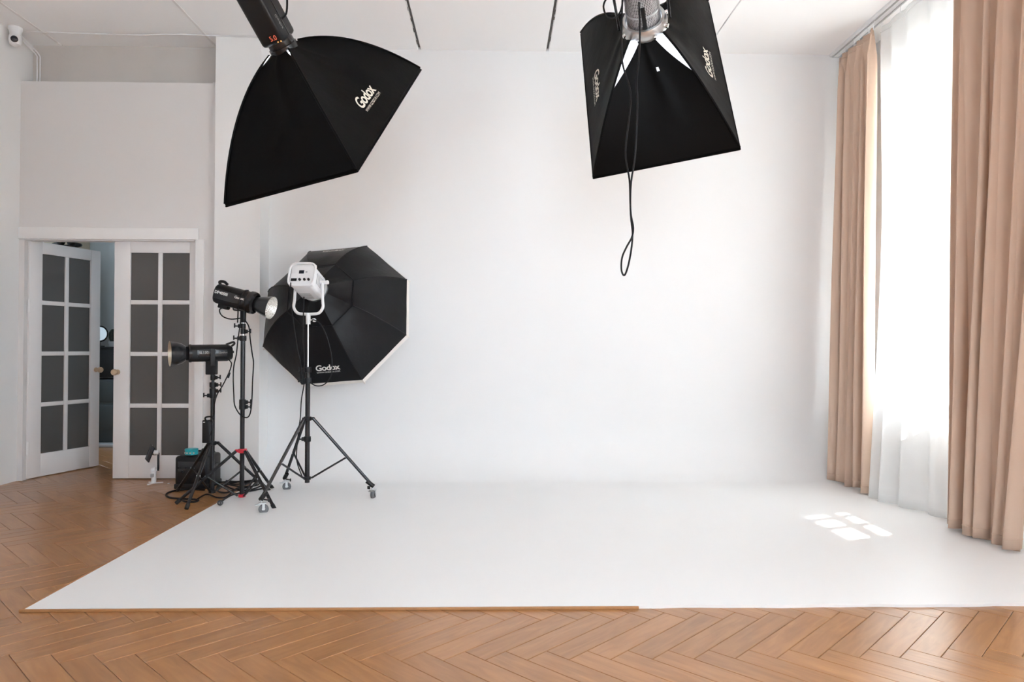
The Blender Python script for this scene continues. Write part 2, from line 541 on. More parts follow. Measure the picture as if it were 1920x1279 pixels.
tag(trim, 'thin wooden edging strip along front of white sweep floor', 'edging', kind='structure')
trim = MB().box((0, 0, 0.006), (0.012, 2.94, 0.012), bev=0.002).build('trim_2', EDGEW, loc=(CX0 - 0.007, CY0 - 0.008 + 1.47, 0))
tag(trim, 'thin wooden edging strip along side of white sweep floor', 'edging', kind='structure')

plane_box('wall_back', -1.98, XR + 0.3, YB + 0.01, YB + 0.25, -0.1, ZC + 0.2, WALL, 'white back wall behind the sweep', 'wall')
plane_box('column', -2.363, -1.982, 6.035, 6.5, -0.1, ZC + 0.05, WALL, 'white square wall pier between glazed doors and white sweep', 'column')
plane_box('wall_left', XL - 0.25, XL, YF - 0.3, 6.45, -0.1, ZC + 0.2, WALL, 'white side wall beside the half-open glazed door', 'wall')

def wall_with_holes(name, along, a0, a1, z0, z1, t0, t1, holes, m, label):
    """wall in the y direction (along='y', thickness in x) or the x direction, with rectangular openings"""
    b = MB()
    cuts = sorted(holes)
    def blk(p0, p1, q0, q1):
        if along == 'y':
            b.box(((t0 + t1) / 2, (p0 + p1) / 2, (q0 + q1) / 2), (t1 - t0, p1 - p0, q1 - q0))
        else:
            b.box(((p0 + p1) / 2, (t0 + t1) / 2, (q0 + q1) / 2), (p1 - p0, t1 - t0, q1 - q0))
    cur = a0
    for (p0, p1, q0, q1) in cuts:
        blk(cur, p0, z0, z1)
        if q0 > z0: blk(p0, p1, z0, q0)
        if q1 < z1: blk(p0, p1, q1, z1)
        cur = p1
    blk(cur, a1, z0, z1)
    o = b.build(name, m, smooth=0)
    return tag(o, label, 'wall', kind='structure')

wall_with_holes('wall_right', 'y', YF - 0.3, 6.6, -0.1, ZC + 0.2, XR, XR + 0.35, WIN_R, WALL, 'white window wall behind the beige curtains')
wall_with_holes('wall_front', 'x', XL - 0.2, XR + 0.3, -0.1, ZC + 0.2, YF - 0.3, YF, FILL_WIN_F, REARW, 'grey painted wall behind the photographer')
# door wall: lower lining stands proud of the wall above it
DX0, DX1, DZ = -3.985, -2.550, 2.045
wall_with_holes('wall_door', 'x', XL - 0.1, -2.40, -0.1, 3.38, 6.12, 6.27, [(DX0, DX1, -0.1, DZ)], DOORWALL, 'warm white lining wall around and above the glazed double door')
plane_box('wall_upper', XL - 0.2, -2.30, 6.275, 6.45, 3.30, ZC + 0.2, SHADEW, 'recessed strip of wall above the door lining, under ceiling', 'wall')
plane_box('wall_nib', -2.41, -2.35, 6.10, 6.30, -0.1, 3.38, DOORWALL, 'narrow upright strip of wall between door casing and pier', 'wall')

# ceiling: painted slabs with open joints
ceil = plane_box('ceiling', -6.4, XR + 0.3, YF - 0.3, 9.4, ZC + 0.03, ZC + 0.2, DARKGAP, 'white painted slab ceiling with long open joints', 'ceiling')
joints = [-6.4, -5.1, -3.78, -2.446, -0.68, 0.444, 1.832, XR + 0.3]
for i in range(len(joints) - 1):
    g0 = 0.011 if joints[i] in (-0.68, 0.444) else 0.004
    g1 = 0.011 if joints[i + 1] in (-0.68, 0.444) else 0.004
    x0, x1 = joints[i] + g0, joints[i + 1] - g1
    o = MB().box((0, 0, 0.015), (x1 - x0, 12.0, 0.03), bev=0.004, seg=1).build('panel', CEIL, ceil, smooth=0)
    o.location = V((x0 + x1) / 2, 3.4, ZC) - ceil.location
for x in (-3.78, -2.446):
    o = MB().box((0, 0, -0.003), (0.022, 9.0, 0.006), bev=0.002).build('joint_strip', TRIMP, ceil, smooth=0)
    o.location = V(x, 1.7, ZC) - ceil.location

# peeling paint flakes in the two open joints
for x in (-0.68, 0.444):
    b = MB()
    y = 4.9
    while y < 6.2:
        ln = rnd.uniform(0.02, 0.09)
        b.box((x + rnd.uniform(-0.012, 0.012), y, ZC - 0.002), (rnd.uniform(0.003, 0.009), ln, 0.003))
        y += ln + rnd.uniform(0.01, 0.06)
    o = b.build('flaking_filler', DARKGAP, ceil, smooth=0)
    o.location = -Vector(ceil.location)
    o['kind'] = 'stuff'

# door casing
cas = thing('trim_3', (DX0, 6.13, 0), 'painted casing around the glazed double door', 'door casing', kind='structure')
MB().box((0.70, -0.012, DZ + 0.045), (1.52, 0.028, 0.10), bev=0.006).build('head', TRIMP, cas)
MB().box((DX1 - DX0 + 0.035, -0.010, DZ / 2), (0.072, 0.024, DZ), bev=0.005).build('jamb_casing', TRIMP, cas)
MB().box((0.70, 0.055, DZ - 0.006), (1.43, 0.11, 0.014)).build('head_lining', TRIMP, cas)
MB().box((DX1 - DX0 - 0.006, 0.055, DZ / 2), (0.013, 0.11, DZ)).build('side_lining', TRIMP, cas)

# glazed doors
def door(name, loc, rz, width, st_l, st_r, knob_x, hinge_x, label):
    d = thing(name, loc, label, 'door', kind='structure')
    d.rotation_euler = (0, 0, rz)
    T, H, tr, br, mu = 0.042, 2.03, 0.10, 0.195, 0.036
    gx0, gx1, gz0, gz1 = st_l, width - st_r, br, H - tr
    for a, b in ((0, gx0), (gx1, width)):
        MB().box(((a + b) / 2, T / 2, H / 2 + 0.008), (b - a, T, H), bev=0.003).build('stile', DOORP, d)
    for a, b in ((0, gz0), (gz1, H)):
        MB().box(((gx0 + gx1) / 2, T / 2, (a + b) / 2 + 0.008), (gx1 - gx0, T - 0.004, b - a), bev=0.002).build('rail', DOORP, d)
    xm = (gx0 + gx1) / 2
    ph = (gz1 - gz0 - 3 * mu) / 4
    pw = (gx1 - gx0 - mu) / 2
    MB().box((xm, T / 2, (gz0 + gz1) / 2 + 0.008), (mu, T - 0.010, gz1 - gz0), bev=0.003).build('muntin', DOORP, d)
    for k in range(3):
        z = gz0 + ph * (k + 1) + mu * (k + 0.5) + 0.008
        for s in (0, 1):
            MB().box((gx0 + pw / 2 + s * (pw + mu), T / 2, z), (pw, T - 0.012, mu), bev=0.003).build('muntin', DOORP, d)
    for k in range(4):
        for s in (0, 1):
            MB().box((gx0 + pw / 2 + s * (pw + mu), T / 2, gz0 + ph / 2 + k * (ph + mu) + 0.008), (pw, 0.006, ph)).build('pane', FROST, d)
    kb = MB().lathe([(0.0, -0.072), (0.020, -0.070), (0.027, -0.058), (0.026, -0.044), (0.014, -0.030), (0.011, -0.014), (0.011, 0.0)], (knob_x, 0, 0.915), (0, 1, 0), 20).build('knob', OAK, d)
    MB().cyl((knob_x, 0.0005, 0.915), (knob_x, -0.006, 0.915), 0.022, n=20).build('rose', OAK, kb)
    if hinge_x is not None:
        for z in (0.27, 0.86, 1.48):
            MB().cyl((hinge_x, -0.006, z - 0.055), (hinge_x, -0.006, z + 0.055), 0.011, n=12).box((hinge_x + 0.012, 0.001, z), (0.03, 0.006, 0.10)).build('hinge', TRIMP, d)
    return d
door('door_1', (-3.972, 6.165, 0), math.radians(73), 0.735, 0.125, 0.105, 0.69, -0.004, 'half-open white glazed door leaf swung into the dark room')
door('door_2', (-3.268, 6.185, 0), 0.0, 0.712, 0.135, 0.075, 0.035, None, 'closed white glazed door leaf behind the leftmost studio lamp')

# ------------------------------------------------------------------ room behind the doors
plane_box('wall_annex_back', -6.4, -1.7, 9.0, 9.2, -0.1, ZC, BLUEW, 'cool white wall seen through the open door leaf', 'wall')
wall_with_holes('wall_annex_left', 'y', 6.45, 9.2, -0.1, ZC, -6.4, -6.2, [FILL_WIN_A], BLUEW, 'side wall of the dark room behind the doors, with an added window')
plane_box('wall_annex_right', -1.9, -1.7, 6.5, 9.2, -0.1, ZC, BLUEW, 'other side wall of the room behind the doors', 'wall')
plane_box('wall_annex_front', -6.4, XL - 0.05, 6.25, 6.45, -0.1, ZC, BLUEW, 'wall of the back room beside the door opening', 'wall')
plane_box('wall_annex_pier', -5.60, -5.06, 8.75, 9.0, -0.1, ZC, TANW, 'tan pier of wall above the wardrobe in the back room', 'wall')

war = thing('wardrobe', (-5.25, 8.2, 0), 'tall dark brown wardrobe behind the half-open door leaf', 'wardrobe')
MB().box((0, 0.2, 1.135), (0.95, 0.5, 2.27), bev=0.01).build('body', DKWOOD, war)
for s in (-1, 1):
    dd = MB().box((s * 0.235, -0.06, 1.15), (0.455, 0.02, 2.15), bev=0.006).build('door', DKWOOD, war)
    MB().cyl((s * 0.04, -0.07, 1.05), (s * 0.04, -0.10, 1.05), 0.012, n=10).build('knob', STEEL, dd)
bag = thing('goggles', (-4.86, 8.17, 2.272), 'black goggles lying on top of the wardrobe', 'goggles')
for s in (-1, 1):
    MB().lathe([(0.0, -0.02), (0.045, -0.02), (0.05, 0.0), (0.04, 0.025), (0, 0.03)], (s * 0.06, 0, 0.05), (0, -1, 0.4), 16).build('lens', BLACKP, bag)
MB().tube([(-0.1, 0, 0.03), (-0.16, 0.03, 0.02), (-0.1, 0.12, 0.02), (0.08, 0.12, 0.02), (0.14, 0.03, 0.02), (0.1, 0, 0.03)], 0.015, 8).build('strap', BLACKP, bag)

vt = thing('dresser', (-4.44, 8.3, 0), 'slate grey dresser with open black niche seen through the door gap', 'dresser')
MB().box((0, 0.2, 0.40), (0.58, 0.42, 0.72), bev=0.01).build('body', SLATE, vt)
MB().box((0, -0.012, 0.62), (0.54, 0.02, 0.24), bev=0.004).box((0, -0.012, 0.33), (0.54, 0.02, 0.28), bev=0.004).build('drawer_front', SLATE, vt)
MB().box((0, 0.21, 0.95), (0.58, 0.40, 0.34), bev=0.008).build('niche_box', BLACKP, vt)
MB().box((0, 0.2, 1.125), (0.60, 0.44, 0.02), bev=0.004).build('top', BLACKP, vt)
MB().box((0, 0.1, 0.02), (0.58, 0.5, 0.04), bev=0.006).build('plinth', GREYP, vt)
ca = thing('potted_cactus', (-4.44, 8.38, 1.135), 'small dark potted cactus standing on the dresser', 'plant')
MB().lathe([(0, 0), (0.035, 0), (0.045, 0.06), (0.04, 0.062), (0.036, 0.05), (0, 0.05)], (0, 0, 0), (0, 0, 1), 16).build('pot', GREYP, ca)
b = MB()
for k in range(10):
    a = 2 * PI * k / 10
    b.tube([(0.008 * math.cos(a), 0.008 * math.sin(a), 0.05), (0.032 * math.cos(a), 0.032 * math.sin(a), 0.10), (0.030 * math.cos(a), 0.030 * math.sin(a), 0.16), (0.006 * math.cos(a), 0.006 * math.sin(a), 0.20)], 0.009, 6, 4)
b.build('stem', PLANT, ca)
fa = thing('round_mirror', (-4.585, 8.38, 1.135), 'small round tabletop mirror beside the cactus on dresser', 'mirror')
MB().lathe([(0.085, -0.008), (0.095, 0), (0.085, 0.008), (0.078, 0)], (0, 0, 0.15), (0, -1, 0), 28, close=True).build('rim', BLACKP, fa)
MB().lathe([(0.0, 0), (0.08, 0)], (0, 0, 0.15), (0, -1, 0), 28).build('glass', CHROME, fa)
MB().cyl((0, 0, 0.01), (0, 0, 0.06), 0.008, n=10).cyl((0, 0, 0), (0, 0, 0.012), 0.05, n=20).build('foot', BLACKP, fa)

# ------------------------------------------------------------------ windows, courtyard
def window(name, x, y, z, wid, hei, rz, nx_, nz_, label):
    wd = thing(name, (x, y, z), label, 'window', kind='structure')
    wd.rotation_euler = (0, 0, rz)
    fw, fd = 0.055, 0.07
    for s in (0, 1):
        MB().box((fw / 2 + s * (wid - fw), 0, hei / 2), (fw, fd, hei), bev=0.004).build('frame_post', WHITEP, wd)
        MB().box((wid / 2, 0, fw / 2 + s * (hei - fw)), (wid - 2 * fw, fd, fw), bev=0.004).build('frame_rail', WHITEP, wd)
    for p in nx_:
        MB().box((p, 0, hei / 2), (0.045, 0.05, hei - 2 * fw), bev=0.004).build('mullion', WHITEP, wd)
    xs = [fw] + list(nx_) + [wid - fw]
    for i in range(len(xs) - 1):
        a, b = xs[i] + (0.0225 if i else 0), xs[i + 1] - (0.0225 if i < len(xs) - 2 else 0)
        for q in nz_:
            MB().box(((a + b) / 2, 0, q), (b - a, 0.04, 0.055), bev=0.004).build('transom', WHITEP, wd)
        zs = [fw] + list(nz_) + [hei - fw]
        for j in range(len(zs) - 1):
            c, d = zs[j] + (0.0275 if j else 0), zs[j + 1] - (0.0275 if j < len(zs) - 2 else 0)
            MB().box(((a + b) / 2, 0, (c + d) / 2), (b - a, 0.004, d - c)).build('pane', GLASSW, wd)
    MB().box((wid / 2, -0.12, -0.012), (wid + 0.06, 0.30, 0.024), bev=0.004).build('sill', WHITEP, wd)
    return wd
i = 1
for (a, b, c, d) in WIN_R:
    mull = [0.695, 0.92, 1.35] if i == 1 else [(b - a) / 3, 2 * (b - a) / 3]
    trans = [0.385, 1.75] if i == 1 else [1.35]
    window('window_%d' % i, XR + 0.16, b, c, b - a, d - c, -PI / 2, [(b - a) - q for q in mull][::-1], trans,
           ['white multi-pane window glowing behind the sheer curtain', 'white three-light fill window added in the side wall beside the photographer'][i - 1])
    i += 1
for (a, b, c, d) in FILL_WIN_F:
    window('window_%d' % i, a, YF - 0.16, c, b - a, d - c, PI, [], [1.35], 'white fill window added in the wall behind the photographer')
    bpy.data.objects['window_%d' % i].location.x = b
    i += 1
window('window_%d' % i, -6.3, FILL_WIN_A[0], FILL_WIN_A[2], FILL_WIN_A[1] - FILL_WIN_A[0], FILL_WIN_A[3] - FILL_WIN_A[2], PI / 2, [0.65], [], 'white two-light window added to light the back room behind the doors')
tag(MB().box((0, 0, -0.05), (40, 40, 0.1)).build('courtyard_ground', PAVE, smooth=0, loc=(24, 3, -0.9)), 'pale paved courtyard outside the windows', 'ground', kind='structure')
tag(MB().box((1.3, 0.3, 3.0), (2.6, 0.6, 7.8)).build('sun_blocking_wing', STUCCO, smooth=0, loc=(3.62, 6.42, -0.9)), 'pale plastered wing added beside the courtyard to block the sun', 'wall', kind='structure')  # unseen wing, added to cut off the far end of the sun patch
for (wy, zz, lab) in ((5.1, 3.363, 'pale canvas awning added over the curtained window to block the sun'),):  # awning added as a blocker, its front edge placed to trim the sun patch
    aw = thing('awning', (3.62, wy, zz), lab, 'awning')
    MB().grid(lambda s, t: (1.25 * t, -1.6 + 2.8 * s, -0.60 * t), 8, 6).grid(lambda s, t: (1.25 * t, -1.6 + 2.8 * s, -0.60 * t - 0.004), 8, 6).build('canvas', AWN, aw, smooth=0)
    MB().cyl((1.25, -1.6, -0.6), (1.25, 1.2, -0.6), 0.02, n=10).build('front_bar', WHITEP, aw)
    for s in (-1.55, 1.15):
        MB().cyl((0.0, s, -0.55), (1.25, s, -0.61), 0.012, n=8).build('arm', WHITEP, aw)

# radiator screen of louvre slats under the window
rs = thing('radiator_screen', (XR - 0.045, 5.15, 0.02), 'white louvred radiator screen under the window behind the sheer', 'radiator cover')
for y in (-0.62, 0.0, 0.62):
    MB().box((0, y, 0.34), (0.05, 0.05, 0.66), bev=0.004).build('upright', WHITEP, rs)
for z in (0.05, 0.675):
    MB().box((0, 0, z), (0.055, 1.30, 0.06 if z > 0.1 else 0.14), bev=0.004).build('rail', WHITEP, rs)
for k in range(21):
    for y in (-0.31, 0.31):
        s = MB().box((0, 0, 0), (0.028, 0.57, 0.005)).build('slat', WHITEP, rs, smooth=0) if (k == 0 and y < 0) else None
        if s: sm = s.data
        else:
            s = bpy.data.objects.new('slat', sm); col.objects.link(s); s.parent = rs
        s.location = (0, y, 0.14 + k * 0.0245)
        s.rotation_euler = (0, math.radians(-38), 0)

# ------------------------------------------------------------------ curtains
rail = thing('curtain_rail', (3.01, 3.9, ZC), 'white double curtain rail along the ceiling above the window', 'curtain rail')
MB().box((0, 0, -0.012), (0.11, 4.72, 0.024), bev=0.004).build('track', WHITEP, rail)
for s in (-0.03, 0.03):
    MB().box((s, 0, -0.027), (0.012, 4.70, 0.008)).build('groove', GREYP, rail, smooth=0)
b = MB()

def curtain(name, y0, y1, by0, by1, xt, xb, zt, zb, nf, at, ab, seed, m, label, cat, group=None, nu=220, nv=36, thick=0.004, hem=0.0, bulge=None, fold=0.75):
    r = random.Random(seed)
    ph = [r.uniform(0, 2 * PI) for _ in range(8)]
    am = [r.uniform(0.55, 1.25) for _ in range(nf + 3)]
    def fn(s, t):           # t = 0 top, 1 bottom
        k = s * nf
        i = int(k); fr = k - i
        amp = am[i] * (1 - fr) + am[i + 1] * fr
        warp = s + 0.022 * math.sin(2 * PI * s * 2.3 + ph[0]) + 0.012 * math.sin(2 * PI * s * 5.1 + ph[1]) + 0.010 * t * math.sin(2 * PI * s * 3 + ph[2])
        f = 2 * PI * nf * warp
        a = (at * (1 - t) + ab * t) * amp
        # pinched heading at the very top
        pin = min(1.0, t / 0.06)
        w1 = math.sin(f + 0.5 * t * math.sin(ph[3] + s * 6))
        w2 = 0.16 * math.sin(2 * f + ph[4]) * (1 - 0.7 * t)
        tt = t ** 1.15
        y = (y0 * (1 - tt) + by0 * tt) * (1 - s) + (y1 * (1 - tt) + by1 * tt) * s
        x = xt * (1 - tt) + xb * tt
        if bulge: x += bulge(s, t)
        x += a * (w1 + w2) * (0.45 + 0.55 * pin)
        y += fold * a * math.cos(f + 0.5) * (0.4 + 0.6 * pin)
        x += 0.012 * t * math.sin(5 * t + 9 * s + ph[6])
        z = zt * (1 - t) + zb * t + hem * t ** 8 * (math.sin(f * 0.5 + ph[7]) * 0.5 + 0.5)
        return (x, y, z)
    b = MB().grid(fn, nu, nv)
    o0 = Vector(fn(0.5, 1.0)); 
    org = Vector((xb, (by0 + by1) / 2, zb))
    b.v = [tuple(Vector(p) - org) for p in b.v]
    root = thing(name, org, label, cat, group)
    o = b.build('drape' if thick > 0.002 else 'voile', m, root, smooth=180)
    sd = o.modifiers.new('thickness', 'SOLIDIFY'); sd.thickness = thick
    hooks = [fn(q / (nf * 1.0), 0) for q in range(nf + 1)]
    # heading tape, hem seam
    MB().tube([Vector(fn(q / 60, 0.012)) - org + V(-0.004, 0, 0) for q in range(61)], 0.0045, 5, 1).build('heading_tape', m, root)
    MB().tube([Vector(fn(q / nu, 0.985)) - org for q in range(nu + 1)], 0.003 if thick > 0.002 else 0.0015, 5, 0).build('hem', m, root)
    for h in hooks:
        MB().tube([Vector(h) - org + V(0, 0, -0.01), Vector(h) - org + V(0.004, 0, 0.03), Vector((xt, h[1], ZC - 0.026)) - org], 0.003, 5, 3).build('hook', WHITEP, root)
    return root
curtain('curtain', 6.12, 5.53, 6.07, 5.40, 2.985, 2.875, 3.665, 0.022, 5, 0.050, 0.078, 11, DRAPE, 'narrow beige velvet curtain drawn back against the white back wall', 'curtain', 'beige velvet curtains', hem=0.02)
curtain('curtain', 4.49, 3.66, 4.40, 3.84, 2.965, 2.85, 3.665, 0.022, 5, 0.062, 0.088, 23, DRAPE, 'wide beige velvet curtain hanging at the edge of the picture', 'curtain', 'beige velvet curtains', hem=0.012)
curtain('sheer_curtain', 5.56, 4.30, 5.31, 4.25, 3.05, 2.96, 3.68, 0.016, 5, 0.018, 0.030, 5, SHEER, 'sheer white voile curtain hanging between the two beige curtains', 'curtain', nu=260, thick=0.0012, fold=0.3, bulge=lambda s, t: -0.16 * max(0, t - 0.35) ** 1.5 * math.exp(-((s - 0.12) / 0.3) ** 2) * 1.6)

# ------------------------------------------------------------------ overhead softboxes
def bez(a, b, c, t):
    return a * (1 - t) ** 2 + b * 2 * t * (1 - t) + c * t * t

def softbox(root, A, B, D, R0, bow, gaps, seed, hole=False, tg=0.40):
    """rectangular softbox: face in the local xy plane, ring at z = D, light leaves along -z"""
    cor = [V(-A, -B, 0), V(A, -B, 0), V(A, B, 0), V(-A, B, 0)]
    rngp = [V(R0 * math.copysign(0.72, c.x), R0 * math.copysign(0.72, c.y), D) for c in cor]
    ctl = [V(c.x * bow[0], c.y * bow[0], D * bow[1]) for c in cor]
    off = seed * 3.1
    def panel(i, s, t, inset=0.0):
        j = (i + 1) % 4
        g = gaps[i] * max(0.0, 1 - t / tg) if gaps else 0.0
        s2 = g + s * (1 - 2 * g)
        p = bez(rngp[i], ctl[i], cor[i], t) * (1 - s2) + bez(rngp[j], ctl[j], cor[j], t) * s2
        nrm = (cor[i] + cor[j]).normalized() * 0.8 + V(0, 0, 0.6)
        e = math.sin(PI * s2) * math.sin(PI * min(1, t * 1.0))
        sag = -0.030 * e + 0.006 * e * noise.noise(V(s2 * 5 + off, t * 4 + i * 7, seed)) + 0.012 * math.exp(-((s2 - 0.5 - 0.35 * (t - 0.2)) / 0.05) ** 2) * (1 - t) * math.sin(PI * t)
        return p + nrm * (sag - inset)
    for i in range(4):
        skip = (lambda a, b_: (a, b_) in ((14, 9),)) if hole and i == 0 else None
        MB().grid(lambda s, t: panel(i, s, t), 24, 28, skip).build('side_panel', FABRIC, root, smooth=60)
        MB().grid(lambda s, t: panel(i, s, t, 0.006), 24, 28, skip).build('lining', LINING, root, smooth=60)
        MB().tube([bez(rngp[i], ctl[i], cor[i], q / 10) + V(0, 0, 0.003) for q in range(11)], 0.006, 8, 2).build('seam', FABRIC, root)
    # front lip and diffuser
    b = MB()
    for i in range(4):
        j = (i + 1) % 4
        b.add([cor[i] + V(0, 0, 0.004), cor[j] + V(0, 0, 0.004), cor[j] * 1.004 + V(0, 0, -0.012), cor[i] * 1.004 + V(0, 0, -0.012)], [(0, 1, 2, 3)])
        b.tube([cor[i] * 1.004 + V(0, 0, -0.012), cor[j] * 1.004 + V(0, 0, -0.012)], 0.004, 6, 0)
    b.build('front_lip', FABRIC, root, smooth=30)
    MB().box((0, 0, -0.004), (2 * A - 0.004, 2 * B - 0.004, 0.002)).build('diffuser', DIFFC, root, smooth=0)
    return panel

def box_lamps(root, D, power, bulb_power):
    d = bpy.data.lights.new('softbox_light', 'AREA'); d.shape = 'RECTANGLE'; d.size = 0.76; d.size_y = 1.16; d.energy = power; d.color = (0.97, 0.98, 1.0)
    o = bpy.data.objects.new('softbox_light', d); col.objects.link(o); o.parent = root; o.location = (0, 0, -0.04)
    d = bpy.data.lights.new('modelling_bulb_light', 'POINT'); d.energy = bulb_power; d.shadow_soft_size = 0.03; d.color = (0.9, 0.94, 1.0)
    o = bpy.data.objects.new('modelling_bulb_light', d); col.objects.link(o); o.parent = root; o.location = (0, 0, D - 0.07)

def logo_on(panel, i, s0, t0, size, root, ang, m=CREAMINK):
    """brand lettering on a panel around (s0, t0); panel units are roughly metres across"""
    ca, sa = math.cos(ang), math.sin(ang)
    def fn(x, y):
        u, v_ = x * ca - y * sa, -(x * sa + y * ca)
        p = panel(i, s0, t0)
        du = (panel(i, s0 + 0.01, t0) - panel(i, s0 - 0.01, t0)) / 0.02
        dv = (panel(i, s0, t0 + 0.01) - panel(i, s0, t0 - 0.01)) / 0.02
        return panel(i, s0 + u / du.length, t0 + v_ / dv.length, -0.004)
    lettering('Godox', size, fn, m, root, shear=0.12, bold=size * 0.022, spacing=0.92)
    lettering('WWW.GODOX.COM', size * 0.26, lambda x, y: fn(x + size * 0.12, y - size * 0.55), m, root, spacing=1.0)

RL = Matrix(((0.91832, 0.17629, -0.35440), (-0.36904, 0.70511, -0.60550), (0.14315, 0.68683, 0.71258)))
RR = Matrix(((0.95496, -0.00575, -0.29666), (-0.26077, 0.46074, -0.84836), (0.14156, 0.88751, 0.43849)))
# left softbox with long black flash head
sb = thing('softbox_light', (-0.9344, 4.0055, 2.3363), 'black rectangular softbox with long black flash head hanging above the pier', 'softbox', 'overhead softboxes', rot=RL)
DL = 0.48
pan = softbox(sb, 0.40, 0.60, DL, 0.085, (0.57, 0.82), [0.16, 0.0, 0.0, 0.30], 2.0, tg=0.13)
logo_on(pan, 1, 0.46, 0.80, 0.085, sb, 0.0)
MB().lathe([(0.062, -0.02), (0.076, -0.015), (0.076, 0.015), (0.066, 0.02), (0.06, 0.0)], (0, 0, DL), (0, 0, 1), 32, close=True).build('speed_ring', BLACKM, sb)
hd = MB().box((0, 0, DL + 0.25), (0.135, 0.155, 0.42), bev=0.02, seg=3).build('flash_body', BLACKP, sb)
MB().lathe([(0.066, 0.0), (0.070, 0.01), (0.068, 0.05), (0.06, 0.05)], (0, 0, DL + 0.005), (0, 0, 1), 28).build('front_collar', BLACKM, sb)
MB().box((0, 0, DL + 0.25), (0.139, 0.012, 0.40), bev=0.004).build('side_rib', BLACKM, hd)
lettering('DP400III', 0.05, lambda x, y: (0.069, -0.045 - y + 0.03, DL + 0.36 - x), INK, hd, shear=0.1, bold=0.001)
lettering('Godox', 0.026, lambda x, y: (0.069, -0.030 - y, DL + 0.13 - x), GREYINK, hd)
lettering('5.0', 0.034, lambda x, y: (x + 0.02, -0.079, DL + 0.075 + y), REDLED, hd, name='display_digits')
for q in (0.0, 0.018):
    MB().box((0.035 + q, -0.078, DL + 0.052), (0.006, 0.002, 0.005)).build('indicator', AMBLED, hd, smooth=0)
MB().box((0.072, 0.02, DL + 0.30), (0.02, 0.05, 0.09), bev=0.006).build('bracket', BLACKM, sb)
MB().lathe([(0, 0.05), (0.018, 0.048), (0.02, 0.02), (0.01, 0.0)], (0.072, 0.02, DL + 0.33), (1, 0, 0), 16).build('knob', BLACKP, sb)
MB().tube([(0.085, 0.03, DL + 0.44), (0.13, 0.05, DL + 0.36), (0.14, 0.05, DL + 0.24), (0.10, 0.03, DL + 0.15), (0.068, 0.01, DL + 0.13)], 0.005, 8).build('cord', CABLEM, sb)
loc = RL.inverted() @ (V(0, 0, 1))
pb = V(0.072, 0.02, DL + 0.42)
wp = V(-0.9344, 4.0055, 2.3363) + RL @ pb
MB().cyl(V(0.072, 0.02, DL + 0.30), pb, 0.012, n=10).cyl(pb, pb + loc * (ZC - wp.z), 0.013, n=12).build('hanger', BLACKM, sb)
box_lamps(sb, DL, BOX_L, 80)

# right softbox with silver perforated head
sb = thing('softbox_light', (0.9249, 4.1908, 2.6858), 'black rectangular softbox with silver perforated lamp glowing at its back', 'softbox', 'overhead softboxes', rot=RR)
DR = 0.43
pan = softbox(sb, 0.40, 0.60, DR, 0.125, (0.58, 0.84), [0.33, 0.0, 0.04, 0.0], 5.0, hole=True, tg=0.42)
logo_on(pan, 1, 0.42, 0.76, 0.085, sb, PI * 0.0)
logo_on(pan, 3, 0.54, 0.77, 0.085, sb, 0.0)
MB().lathe([(0.095, -0.02), (0.122, -0.015), (0.125, 0.02), (0.112, 0.05), (0.098, 0.05), (0.09, 0.0)], (0, 0, DR), (0, 0, 1), 36, close=True).build('speed_ring', STEEL, sb)
hd = MB().lathe([(0.088, 0.03), (0.088, 0.32), (0.0, 0.33)], (0, 0, DR), (0, 0, 1), 40).build('lamp_body', PERF, sb)
hv = [v.co for v in hd.data.vertices]
uv_from(hd.data, [(0.088 * (math.atan2(q.y, q.x) % (2 * PI)), q.z) for q in hv])
for z in (0.03, 0.115, 0.32):
    MB().lathe([(0.086, -0.005), (0.092, -0.005), (0.092, 0.005), (0.086, 0.005)], (0, 0, DR + z), (0, 0, 1), 40, close=True).build('band', STEEL, hd)
MB().box((0.0, -0.092, DR + 0.10), (0.022, 0.014, 0.16), bev=0.004).build('spine', BLACKP, hd)
for k, a in enumerate((0.35, 1.2, 3.6, 4.35, 5.07, 5.8)):
    MB().lathe([(0, 0.016), (0.012, 0.014), (0.013, 0.0)], (0.122 * math.cos(a), 0.122 * math.sin(a), DR + 0.012), (math.cos(a), math.sin(a), 0), 14).build('clamp_screw', CHROME, sb)
for s in (-1, 1):
    MB().box((s * 0.135, 0, DR + 0.13), (0.014, 0.05, 0.22), bev=0.005).build('yoke_arm', BLACKM, sb)
MB().box((0, 0, DR + 0.35), (0.28, 0.05, 0.014), bev=0.005).build('yoke_bridge', BLACKM, sb)
MB().lathe([(0, 0.03), (0.03, 0.02), (0.035, -0.02), (0, -0.03)], (0, 0, DR - 0.06), (0, 0, 1), 20).build('bulb', BULB, sb)
loc = RR.inverted() @ V(0, 0, 1)
pb = V(0, 0, DR + 0.36)
wp = V(0.9249, 4.1908, 2.6858) + RR @ pb
MB().cyl(pb, pb + loc * (ZC - wp.z), 0.014, n=12).build('hanger', BLACKM, sb)
box_lamps(sb, DR, BOX_R, 150)

